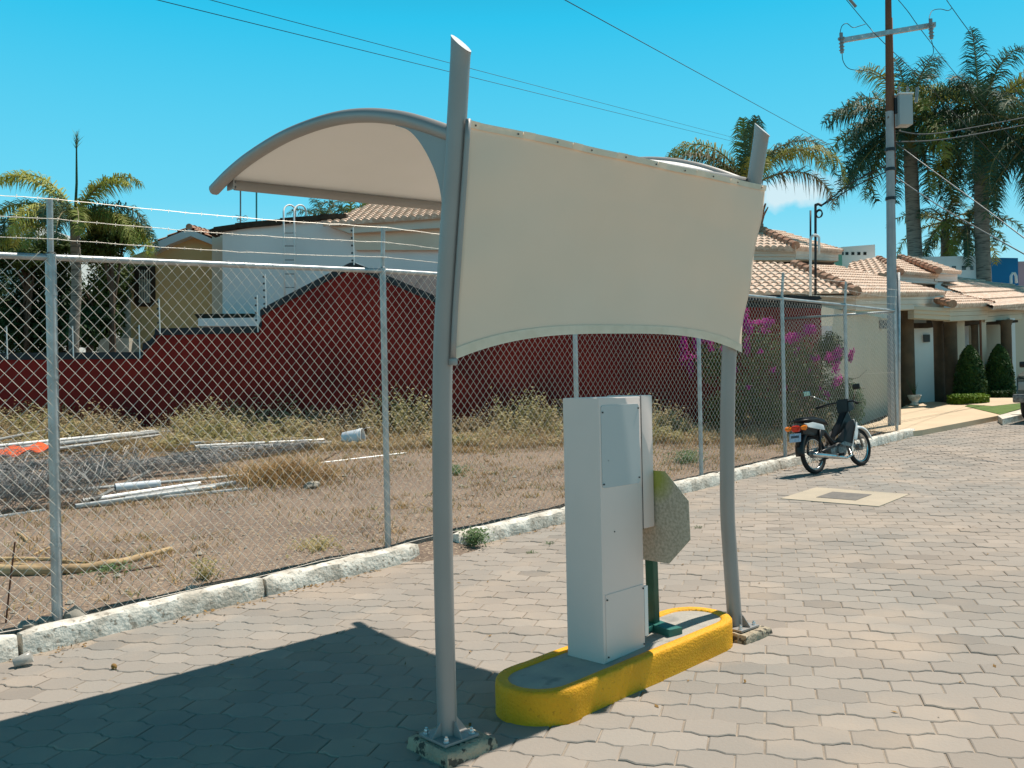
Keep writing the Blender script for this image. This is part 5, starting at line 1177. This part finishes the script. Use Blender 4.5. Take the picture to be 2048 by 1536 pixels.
mhull([(-.26, .10, .80), (-.26, -.10, .80), (-.05, .13, .815), (-.05, -.13, .815), (.25, .10, .77), (.25, -.10, .77), (.42, .07, .70), (.42, -.07, .70), (-.24, .09, .86), (-.24, -.09, .86), (.0, .11, .865), (.0, -.11, .865), (.30, .08, .80), (.30, -.08, .80)], 'seat', 'seat')
# leg shields: pale slanted fairing each side with dark centre spine
for s in (1, -1):
    mhull([(.48, s*.07, .44), (.56, s*.15, .40), (.80, s*.17, .36), (.90, s*.18, .52), (.96, s*.15, .72), (.86, s*.11, .74), (.72, s*.11, .60), (.52, s*.10, .50)], 'leg_shield', 'seat')
    mhull([(.80, s*.185, .44), (.88, s*.195, .40), (.95, s*.195, .52), (1.0, s*.17, .70), (.96, s*.175, .72), (.88, s*.195, .56), (.82, s*.19, .49)], 'shield_trim', 'white')
    mhull([(.50, s*.12, .40), (.55, s*.175, .36), (.80, s*.195, .31), (.84, s*.195, .36), (.58, s*.18, .44)], 'shield_lower_trim', 'engine')
mhull([(.55, .05, .50), (.55, -.05, .50), (.70, .06, .58), (.70, -.06, .58), (.95, .07, .92), (.95, -.07, .92), (1.02, .08, .70), (1.02, -.08, .70)], 'spine', 'black')
mhull([(.90, .10, .86), (.90, -.10, .86), (1.06, .12, .90), (1.06, -.12, .90), (1.08, .10, 1.04), (1.08, -.10, 1.04), (.93, .11, 1.08), (.93, -.11, 1.08), (1.14, .05, .97), (1.14, -.05, .97)], 'headlight_nacelle', 'black')
g = MB(); g.lathe(mp(1.12, 0, .98), [(.075*S_, -.02*S_), (.07*S_, .01*S_), (.03*S_, .025*S_)], 14, MR@rot('Y', R(90))); g.build('headlight', M['chrome'], mc_, smooth=True)
# front mudguard, white, hugging the wheel
g = MB(); n_ = 14
for k in range(n_+1):
    a = R(20+125*k/n_); 
    for j, (yy, dr) in enumerate(((-.065, -.035), (-.055, .0), (0, .016), (.055, .0), (.065, -.035))): g.v.append(mp(1.20+(RW+.035+dr)*math.cos(a), yy, RW+(RW+.035+dr)*math.sin(a)))
for k in range(n_):
    for j in range(4): g.f.append((k*5+j, k*5+j+1, (k+1)*5+j+1, (k+1)*5+j))
o = g.build('front_mudguard', M['white'], mc_, smooth=True); sm = o.modifiers.new('t', 'SOLIDIFY'); sm.thickness = .004
g = MB()
for k in range(n_+1):
    a = R(75+110*k/n_)
    for j, (yy, dr) in enumerate(((-.07, -.05), (-.06, .0), (0, .012), (.06, .0), (.07, -.05))): g.v.append(mp((RW+.05+dr)*math.cos(a), yy, RW+.03+(RW+.07+dr)*math.sin(a)))
for k in range(n_):
    for j in range(4): g.f.append((k*5+j, k*5+j+1, (k+1)*5+j+1, (k+1)*5+j))
o = g.build('rear_mudguard', M['black'], mc_, smooth=True); sm = o.modifiers.new('t', 'SOLIDIFY'); sm.thickness = .004
mhull([(-.30, .07, .76), (-.30, -.07, .76), (-.37, .06, .74), (-.37, -.06, .74), (-.36, .06, .66), (-.36, -.06, .66), (-.30, .07, .66), (-.30, -.07, .66)], 'tail_light', 'redlens')
for s in (1, -1):
    mhull([(-.29, s*.09, .76), (-.30, s*.20, .75), (-.36, s*.19, .73), (-.36, s*.09, .72), (-.31, s*.19, .67), (-.31, s*.09, .67), (-.35, s*.18, .68)], 'indicator', 'orange')
g = MB(); g.bbox(mp(-.375, 0, .575), (.006, .20*S_, .13*S_), .002, MR@rot('Y', R(14))); pl_ = g.build('number_plate', M['plate'], mc_)
g = MB()
for k in range(6): g.box(mp(-.383, -.06+.024*k, .59), (.003, .012*S_, .035*S_), MR@rot('Y', R(14)))
g.build('plate_characters', M['black'], pl_)
mt([(-.28, 0, .64), (-.34, 0, .52), (-.33, 0, .44)], .03, 'plate_bracket', 'black')
mt([(.98, 0, .86), (.965, 0, 1.00)], .03, 'steering_stem', 'black')
mt([(.80, .33, 1.00), (.93, .20, 1.03), (.97, 0, 1.03), (.93, -.20, 1.03), (.80, -.33, 1.00)], .014, 'handlebar', 'black')
for s in (1, -1):
    mt([(.84, s*.29, 1.01), (.76, s*.37, .985)], .021, 'grip', 'rubber'); mt([(.95, s*.17, 1.02), (.98, s*.26, 1.00), (.90, s*.36, .985)], .006, 'lever', 'black')
    o = mt([(.90, s*.22, 1.04), (.78, s*.34, 1.15), (.70, s*.41, 1.20)], .006, 'mirror_stem', 'chrome')
    g = MB(); g.bbox(mp(.69, s*.44, 1.235), (.022*S_, .125*S_, .085*S_), .009, MR@rot('Z', R(s*4))); h_ = g.build('mirror_housing', M['black'], o, auto=40)
    if s > 0: g = MB(); g.bbox(mp(.6765, s*.44, 1.235), (.004*S_, .11*S_, .072*S_), .0015, MR@rot('Z', R(s*4))@rot('Y', R(-8))); g.build('mirror_glass', M['mirror'], h_)
mt([(.40, .12, .22), (.38, .20, .10), (.36, .27, .02)], .010, 'side_stand', 'black'); mt([(.42, -.20, .24), (.42, .20, .24)], .012, 'foot_bar', 'black')
for s in (1, -1): mt([(.42, s*.16, .24), (.42, s*.24, .245)], .02, 'footrest', 'rubber')
mt([(.06, .16, .82), (-.22, .15, .82), (-.33, .08, .82), (-.33, -.08, .82), (-.22, -.15, .82), (.06, -.16, .82)], .010, 'grab_rail', 'black')

# ---------------------------------------------------------------- utility cover in the road
ucx, ucy = 9.70, 4.22
uc = thing('utility_cover', (ucx, ucy, G(ucx)), 'square cast access cover set in a pale concrete surround in the road', 'manhole cover')
def slab(pts, dz, th_, name, m, parent=None):
    P_ = [Vector((x, y, G(x)+dz)) for x, y in pts]; g = MB(); g.prism(P_, (0, 0, -th_)); return g.build(name, m, parent)
slab([(9.26, 3.66), (10.16, 3.68), (10.22, 4.78), (9.28, 4.76)], .008, .04, 'concrete_surround', M['patch'], uc)
slab([(9.50, 4.00), (9.95, 4.01), (9.96, 4.46), (9.51, 4.45)], .012, .02, 'cover', M['grate'], uc)

# ---------------------------------------------------------------- parked vehicle cut by the right edge
vx, vy = 19.9, 4.28
vh = thing('parked_car', (vx, vy, G(vx)), 'dark grey green off-road car parked at the kerb, cut by the right edge', 'car')
def vp(x, y, z): return Vector((vx+x, vy+y, G(vx)+z+.03*x*1.2))
def vhull(pts, name, m, bev=.03, parent=vh):
    bm = bmesh.new()
    for x, y, z in pts:
        for s in (1, -1): bm.verts.new(vp(x, s*y, z))
    bmesh.ops.convex_hull(bm, input=bm.verts[:]); bmesh.ops.delete(bm, geom=[v for v in bm.verts if not v.link_faces], context='VERTS'); bmesh.ops.bevel(bm, geom=bm.edges[:], offset=bev, segments=2, affect='EDGES')
    bm.verts.index_update(); g = MB(); g.add([v.co.copy() for v in bm.verts], [[v.index for v in f.verts] for f in bm.faces]); bm.free(); return g.build(name, M[m], parent, auto=50)
vhull([(0, .80, .42), (0, .80, .92), (.1, .78, 1.0), (1.0, .80, 1.06), (3.9, .80, 1.08), (4.0, .80, .45)], 'body', 'carpaint')
vhull([(1.0, .72, 1.04), (1.55, .66, 1.60), (3.7, .66, 1.62), (3.95, .72, 1.06)], 'cabin', 'carpaint', .04)
g = MB(); g.prism([vp(1.02, -.66, 1.08), vp(1.02, .66, 1.08), vp(1.50, .60, 1.56), vp(1.50, -.60, 1.56)], (-.02, 0, .015)); g.build('windscreen', M['carglass'], vh)
for s in (1, -1):
    g = MB(); g.prism([vp(1.25, s*.735, 1.10), vp(3.7, s*.735, 1.10), vp(3.5, s*.69, 1.52), vp(1.65, s*.69, 1.52)], (0, s*.012, 0)); g.build('side_window', M['carglass'], vh)
    g = MB(); g.bbox(vp(1.15, s*.92, 1.14), (.10, .20, .13), .03); g.build('wing_mirror', M['black'], vh, auto=40)
    g = MB(); g.bbox(vp(-.012, s*.64, .74), (.03, .24, .17), .02); g.build('headlight', M['curtain'], vh, auto=40)
    for x in (.62, 3.2):
        c = vp(x, s*.74, .33); g = MB(); g.torus(c, .25, .085, (0, 1, 0), 28, 10); wl = g.build('wheel', M['rubber'], vh, smooth=True); g = MB(); g.lathe(c, [(.20, -.07), (.20, .07)], 16, rot('X', R(90))); g.build('rim', M['engine'], wl)
g = MB(); g.bbox(vp(-.02, 0, .74), (.04, .98, .20), .02); g.build('grille', M['black'], vh, auto=40)
g = MB(); g.bbox(vp(-.10, 0, .50), (.16, 1.66, .17), .03); g.build('bumper', M['engine'], vh, auto=40)
g = MB(); g.bbox(vp(-.19, 0, .52), (.008, .42, .13), .004); g.build('number_plate', M['plate'], vh)

# ---------------------------------------------------------------- pipes, wire rolls and rubbish in the lot
def L3(px, py, dz=0):
    p = lot(px, py); return Vector((p.x, p.y, p.z+dz))
def pipe(a, b, r, label, m='pipe', za=0, zb=0, grp='loose pipes in the vacant lot'):
    A_, B_ = L3(a[0], a[1]), L3(b[0], b[1])
    if za or zb:      # lies higher on the heap: same sight line, lifted off the ground
        A_ = C0+(A_-C0)*(1-za); B_ = C0+(B_-C0)*(1-zb)
    g = MB(); g.tube([A_, B_], r, 9, caps=False); g.tube([B_, A_], r*.8, 9, caps=False); return tag(g.build('metal_pipe', M[m], auto=40), label, 'pipe', grp)
pipe((-60, 998), (505, 949), .022, 'long thin pipe just above the front bundle, running to the dry tussock', za=.03, zb=.03)
pipe((640, 927), (812, 907), .022, 'lone thin pipe lying right of the dry tussock, toward the fence post')
fb = iter(['topmost pale teal pipe of the front bundle on the dirt', 'longest pale teal pipe of the front bundle, reaching farthest right', 'pale pipe at the near side of the front bundle, reaching farthest left', 'fat short teal pipe in the middle of the front bundle'])
for a, b, r in (((165, 1003), (400, 968), .035), ((200, 1008), (470, 966), .035), ((150, 1013), (430, 975), .03), ((250, 1000), (395, 977), .045)): pipe(a, b, r, next(fb), za=.015, zb=.015)
pipe((255, 1003), (500, 978), .028, 'lowest pipe of the front bundle, nearest to the fence')
pipe((-40, 1040), (90, 1021), .024, 'short pipe at the left edge in front of the wire roll')
pipe((185, 1000), (300, 942), .022, 'dark pipe crossing the front bundle at an angle', 'pipedark', za=.03, zb=.05)
pipe((230, 975), (320, 967), .05, 'short fat white tube resting on the front bundle', 'bucket', za=.04, zb=.04)
ub = iter(['lower long white pipe of the thick upper bundle', 'upper long white pipe of the thick upper bundle', 'white pipe of the thick upper bundle whose right end sticks out farthest', 'shortest white pipe in the thick upper bundle'])
for a, b, r in (((-60, 906), (340, 863), .035), ((-60, 898), (352, 858), .035), ((60, 897), (362, 855), .03), ((100, 890), (360, 860), .03)): pipe(a, b, r, next(ub), za=.13, zb=.06)
pipe((-60, 920), (345, 867), .026, 'thin pipe below the thick upper white bundle', za=.13, zb=.06)
pipe((-30, 884), (110, 856), .022, 'thin pale pipe at the left edge above the orange tarp', za=.12, zb=.12)
pipe((358, 869), (506, 854), .024, 'single pipe right of the upper white bundle, topmost')
mb_ = iter(['topmost long grey pipe of the middle bundle left of the bucket', 'central grey pipe of the middle bundle left of the bucket', 'lowest grey pipe of the middle bundle, its end nearest the bucket', 'short grey pipe in the middle bundle left of the bucket'])
for a, b, r in (((380, 886), (625, 876), .024), ((390, 893), (650, 880), .028), ((400, 897), (662, 886), .028), ((420, 890), (600, 882), .024)): pipe(a, b, r, next(mb_), za=.075, zb=.05)
pipe((350, 915), (420, 910), .02, 'short pipe end below the middle pipe bundle', za=.03, zb=.03)
# orange tarp on the pipes
g = MB(); n_ = 16; rng = random.Random(5)
for i in range(n_+1):
    t = i/n_; px = -50+155*t
    for j in range(6):
        py = 912-.15*(px+50)*.9+(j-2.5)*4.5*(1-.55*t)+3*math.sin(i*1.3+j*.7); p = L3(px, py); p = C0+(p-C0)*(.855); p.z += .02*math.sin(i*1.1+j*1.7); g.v.append(p)
for i in range(n_):
    for j in range(5): g.f.append((i*6+j, i*6+j+1, (i+1)*6+j+1, (i+1)*6+j))
o = g.build('orange_tarp', M['tarp'], smooth=True); tag(o, 'crumpled orange red tarp lying on the upper pipes at the left edge', 'tarp'); o.modifiers.new('t', 'SOLIDIFY').thickness = .006
def wireroll(px0, py0, px1, py1, rr, label, seed):
    rng = random.Random(seed); a, b = L3(px0, py0), L3(px1, py1); a.z += rr; b.z += rr; ax = (b-a); ln_ = ax.length; ax = ax.normalized(); s = ax.cross(Vector((0, 0, 1))).normalized(); u = s.cross(ax)
    g = MB()
    for k in range(280):
        t0 = rng.uniform(-.08, 1.08); r_ = rr*rng.uniform(.35, 1.05)*(.62+.75*abs(noise.noise(Vector((t0*4.3, seed*3.1, 0)))*1.6)); ph = rng.random()*6.28; sg = rng.choice((-1, 1)); pts = []
        for q in range(9):
            a_ = ph+sg*q*.33; t = t0+q*.02*(ln_ and .5/ln_*3); pts.append(a+ax*(t*ln_)+(s*math.cos(a_)+u*math.sin(a_))*r_*(1+.03*rng.gauss(0, 1)))
        g.tube(pts, .0032, 3, caps=False)
    for k in range(230):
        t0, t1 = rng.random(), rng.random(); t1 = t0+(t1-t0)*.35; a0_ = rng.random()*6.28; a1_ = a0_+rng.gauss(0, .8); r_ = rr*rng.uniform(.5, 1.35)*(.6+.8*abs(noise.noise(Vector((t0*4.3, seed*3.1, 0)))*1.6))
        g.tube([a+ax*(t0*ln_)+(s*math.cos(a0_)+u*math.sin(a0_))*r_, a+ax*((t0+t1)/2*ln_)+(s*math.cos((a0_+a1_)/2)+u*math.sin((a0_+a1_)/2))*r_*1.03, a+ax*(t1*ln_)+(s*math.cos(a1_)+u*math.sin(a1_))*r_], .003, 3, caps=False)
    return tag(g.build('wire_roll', M['tangle']), label, 'roll of wire', 'tangled rolls of old fence wire')
wireroll(-60, 1030, 150, 1010, .25, 'big tangled roll of grey fence wire at the left edge, nearest one', 1)
wireroll(-40, 1000, 250, 972, .27, 'tangled roll of grey fence wire behind the first fence post', 2)
wireroll(150, 968, 430, 940, .15, 'tangled roll of grey wire in the middle of the pile, below the middle pipes', 3)
wireroll(330, 935, 620, 900, .09, 'flat spread of tangled wire reaching from the pile toward the bucket', 4)
# bucket
bk = thing('bucket', L3(706, 893), 'white plastic bucket lying on its side in the lot', 'bucket'); c = L3(706, 893)+Vector((0, 0, .145)); axd = (cr*.93+cf*(-.1)+Vector((0, 0, .12))).normalized()
q = Vector((0, 0, 1)).rotation_difference(axd).to_matrix()
g = MB(); c2 = c-axd*.17; vs_ = [(.115, 0), (.12, .005), (.150, .35), (.138, .35), (.112, .012)]
n_ = 22
for r_, z in vs_:
    for j in range(n_): a = 2*math.pi*j/n_; g.v.append(c2+q@Vector((r_*math.cos(a), r_*math.sin(a), z)))
for i in range(4):
    for j in range(n_): g.f.append((i*n_+j, i*n_+(j+1) % n_, (i+1)*n_+(j+1) % n_, (i+1)*n_+j))
g.f.append(tuple(range(n_-1, -1, -1))); g.f.append(tuple(4*n_+j for j in range(n_))); g.build('shell', M['bucket'], bk, auto=40)
g = MB(); g.torus(c2+axd*.345, .150, .007, axd, 26, 6); g.torus(c2+axd*.30, .149, .004, axd, 26, 6); g.build('rim', M['white'], bk, smooth=True)
g = MB(); g.tube([c2+axd*.31+q@Vector((.15*math.cos(a*.31), .15*math.sin(a*.31), .22*math.sin(a*.31))) for a in range(11)], .0035, 5); g.build('handle', M['galv'], bk)
# branches
def branch(pts, rs, label, m='log', cat='branch'):
    P_ = [L3(x, y, r_*.8) for (x, y), r_ in zip(pts, rs)]; P_ = smoothpath(P_, 30); n_ = len(P_); R_ = []
    for i in range(n_):
        f = i/(n_-1)*(len(rs)-1); j = min(len(rs)-2, int(f)); R_.append((rs[j]+(rs[j+1]-rs[j])*(f-j))*(1+.12*noise.noise(Vector((i*.7, len(pts), 1)))))
    g = MB(); g.tube([p+Vector((0, 0, .012*noise.noise(p*5))) for p in P_], R_, 9); return tag(g.build('dry_branch', M[m], smooth=True), label, cat, 'dry branches on the dirt')
branch([(-80, 1142), (20, 1150), (120, 1148), (220, 1135), (290, 1118), (342, 1102)], [.05, .048, .042, .036, .030, .026], 'thickest pale dry branch lying behind the fence foot, far left')
branch([(-60, 1125), (60, 1122), (140, 1126), (180, 1128)], [.022, .02, .018, .01], 'thinner pale branch lying just behind the thickest one')
branch([(-20, 1133), (60, 1136), (118, 1138)], [.02, .022, .016], 'short branch wedged beside the thickest one')
branch([(66, 1112), (90, 1100), (112, 1092)], [.012, .010, .006], 'small twig standing off the branches behind the first fence post')
branch([(35, 1068), (48, 1078), (58, 1088)], [.012, .014, .010], 'short pale stick left of the first fence post')
branch([(640, 925), (668, 910), (700, 893)], [.012, .010, .008], 'dark thin twig in front of the white bucket', 'bark')
branch([(200, 1150), (280, 1140), (330, 1132)], [.012, .012, .006], 'dark thin stick in the shade of the thickest branch', 'bark')
g = MB(); a = L3(8, 1246); b = C0+ray(30, 1084)*((a-C0).dot(cf)+.02); g.tube([a-Vector((0, 0, .1)), a.lerp(b, .5)+cr*.004, b], .006, 6); tag(g.build('rebar_stake', M['rust']), 'thin rusty rebar stake leaning at the far left of the fence', 'stake')
# stones and bits
def stone(px, py, s, label, seed, grp=None, on=None):
    rng = random.Random(seed); c = L3(px, py) if on is None else on; bm = bmesh.new(); bmesh.ops.create_icosphere(bm, subdivisions=2, radius=1)
    for v in bm.verts:
        d = v.co.normalized(); k = 1+.35*noise.noise(d*1.3+Vector((seed, 0, 0)))+.10*noise.noise(d*4+Vector((0, seed, 0))); v.co = Vector((d.x*s[0]*k, d.y*s[1]*k, d.z*s[2]*k))
    bmesh.ops.rotate(bm, verts=bm.verts, matrix=rot('Z', rng.random()*6), cent=(0, 0, 0)); bm.verts.index_update(); g = MB(); g.add([c+v.co+Vector((0, 0, s[2]*.6)) for v in bm.verts], [[v.index for v in f.verts] for f in bm.faces]); bm.free()
    return tag(g.build('rubble_stone', M['rock'], auto=30), label, 'stone', grp)
stone(150, 1243, (.088, .062, .062), 'angular grey stone on the kerb right of the first fence post', 1)
stone(92, 1255, (.075, .06, .05), 'grey stone touching the first fence post on its left', 2)
stone(56, 1262, (.08, .06, .045), 'broken stone at the joint in the kerb, far left', 3)
stone(385, 1183, (.075, .05, .03), 'flat grey stone sunk behind the kerb, left half', 4)
stone(625, 975, (.16, .10, .05), 'pale flat stone at the foot of the golden tussock', 5)
rng = random.Random(9); g0 = None
pb = MB()
for k in range(1300):
    s = rng.uniform(-.62, .45); dep = rng.uniform(5.2, 15); p = C0+cf*dep+cr*(s*dep); x, y = p.x, p.y
    if y < 6.12 or x > 16: continue
    r_ = rng.uniform(.006, .022)*(1.0 if rng.random() < .93 else 2.0); c = Vector((x, y, F(x, y)+r_*.2)); vs_ = [c+Vector((rng.uniform(.7, 1.2)*r_*a, rng.uniform(.7, 1.2)*r_*b, rng.uniform(.5, .8)*r_*d)) for a, b, d in ((1, 0, 0), (-1, 0, 0), (0, 1, 0), (0, -1, 0), (.2, .1, 1), (0, 0, -1))]
    pb.add(vs_, [(0, 2, 4), (2, 1, 4), (1, 3, 4), (3, 0, 4), (2, 0, 5), (1, 2, 5), (3, 1, 5), (0, 3, 5)])
sb = MB()
for k in range(5200):
    s_ = rng.uniform(-.62, .45); dep = rng.uniform(5.6, 15.5); p = C0+cf*dep+cr*(s_*dep); x, y = p.x, p.y
    if y < 6.15 or x > 16 or noise.noise(Vector((x*.8, y*.8, 5))) < -.25: continue
    a_ = rng.random()*3.14; l_ = rng.uniform(.012, .05); w_ = rng.uniform(.0015, .004); c = Vector((x, y, F(x, y)+.014)); d_ = Vector((math.cos(a_), math.sin(a_), rng.gauss(0, .18)))*l_; n_ = Vector((-math.sin(a_), math.cos(a_), 0))*w_
    sb.add([c-d_-n_, c-d_+n_, c+d_+n_, c+d_-n_], [(0, 1, 2, 3)])
stuff(sb.build('straw_litter', M['straw']), 'broken straw and twig litter lying on the dirt of the lot', 'litter')
stuff(pb.build('gravel', M['rock']), 'small stones and clods scattered on the dirt of the lot', 'gravel')
# leaf litter on road, dense along the kerb foot
lb = MB()
for k in range(1500):
    if rng.random() < .72: x = rng.uniform(.5, 16); y = 5.93-abs(rng.gauss(0, .07)); 
    else: x = rng.uniform(1, 15); y = rng.uniform(.5, 5.9)
    if noise.noise(Vector((x*1.1, 3, 0))) < -.05 and y > 5.6: continue
    if rng.random() < .5 and y < 5.6: continue
    if 2.9 < x < 4.7 and 2.55 < y < 3.1: continue
    z_ = rng.uniform(.004, .013); c = Vector((x, y, G(x)+.004+rng.random()*.004)); a = Vector((rng.gauss(0, 1), rng.gauss(0, 1), rng.gauss(0, .25))).normalized(); b = a.cross(Vector((rng.gauss(0, .2), rng.gauss(0, .2), 1))).normalized()
    lb.add([c-a*z_*1.7, c-b*z_*.7, c+a*z_*1.7, c+b*z_*.7], [(0, 1, 2, 3)])
stuff(lb.build('leaf_litter', M['leaflitter']), 'dry leaf litter and twigs on the pavement and along the kerb', 'leaves')
def gp(px, py):
    s = 2
    while s < 60:
        p = C0+ray(px, py)*s
        if p.z < G(p.x)+.002: return Vector((p.x, p.y, G(p.x)+.002))
        s += .01
# clear cup and other bits on the road
c = gp(46, 1332); g = MB(); g.lathe(c+Vector((0, 0, .035)), [(.024, -.05), (.026, -.048), (.036, .05), (.034, .05), (.023, -.045)], 16, rot('Y', R(72))@rot('X', R(20))); tag(g.build('plastic_cup', M['cup'], smooth=True), 'translucent plastic cup lying on the pavement by the kerb, far left', 'cup')
c = gp(228, 1338); g = MB(); g.lathe(c+Vector((0, 0, .012)), [(.012, -.012), (.018, -.006), (.018, .006), (.010, .014)], 9, rot('Y', R(70))); tag(g.build('seed_pod', M['leaflitter'], smooth=True), 'small brown seed pod on the sunlit pavement, lower left', 'seed pod')
for px, py, w_ in ((1490, 1365, 'right of the island'), (940, 1452, 'left of the concrete footing')):
    c = gp(px, py); g = MB(); z_ = .014; a = Vector((1, .3, .3)).normalized(); b = Vector((-.3, 1, .2)).normalized(); g.add([c+Vector((0, 0, .004))-a*z_, c+Vector((0, 0, .004))-b*z_*.5, c+Vector((0, 0, .006))+a*z_, c+Vector((0, 0, .012))+b*z_*.5], [(0, 1, 2, 3)]); tag(g.build('dry_leaf', M['leaflitter']), 'single dry leaf on the pavement '+w_, 'leaf', 'single dry leaves')
# tiny grass growing in the paver joints, and black hoses by the last fence bays
for px, py, w_ in ((1062, 1106, 'behind the cabinet'), (1100, 1088, 'close to the cabinet, farther one'), (1398, 1056, 'right of the octagonal sign')):
    c = gp(px, py); g = MB()
    for i in range(26): blade(g, c+Vector((rng.gauss(0, .022), rng.gauss(0, .022), 0)), rng.uniform(.02, .045), .9, .003)
    tag(g.build('joint_grass', M['weed2']), 'tiny tuft of grass in a paver joint '+w_, 'grass tuft', 'grass tufts in paver joints')
for k, (a, b, wv) in enumerate(((L3(1668, 905), L3(1786, 868), 'lower'), (L3(1660, 893), L3(1780, 863), 'upper'))):
    g = MB(); g.tube([a.lerp(b, i/14)+Vector((0, .05*math.sin(i*.5+k), .02)) for i in range(15)], .014, 6); tag(g.build('black_hose', M['cable'], smooth=True), 'black hose lying between kerb and fence near the pole, the '+wv+' one', 'hose')
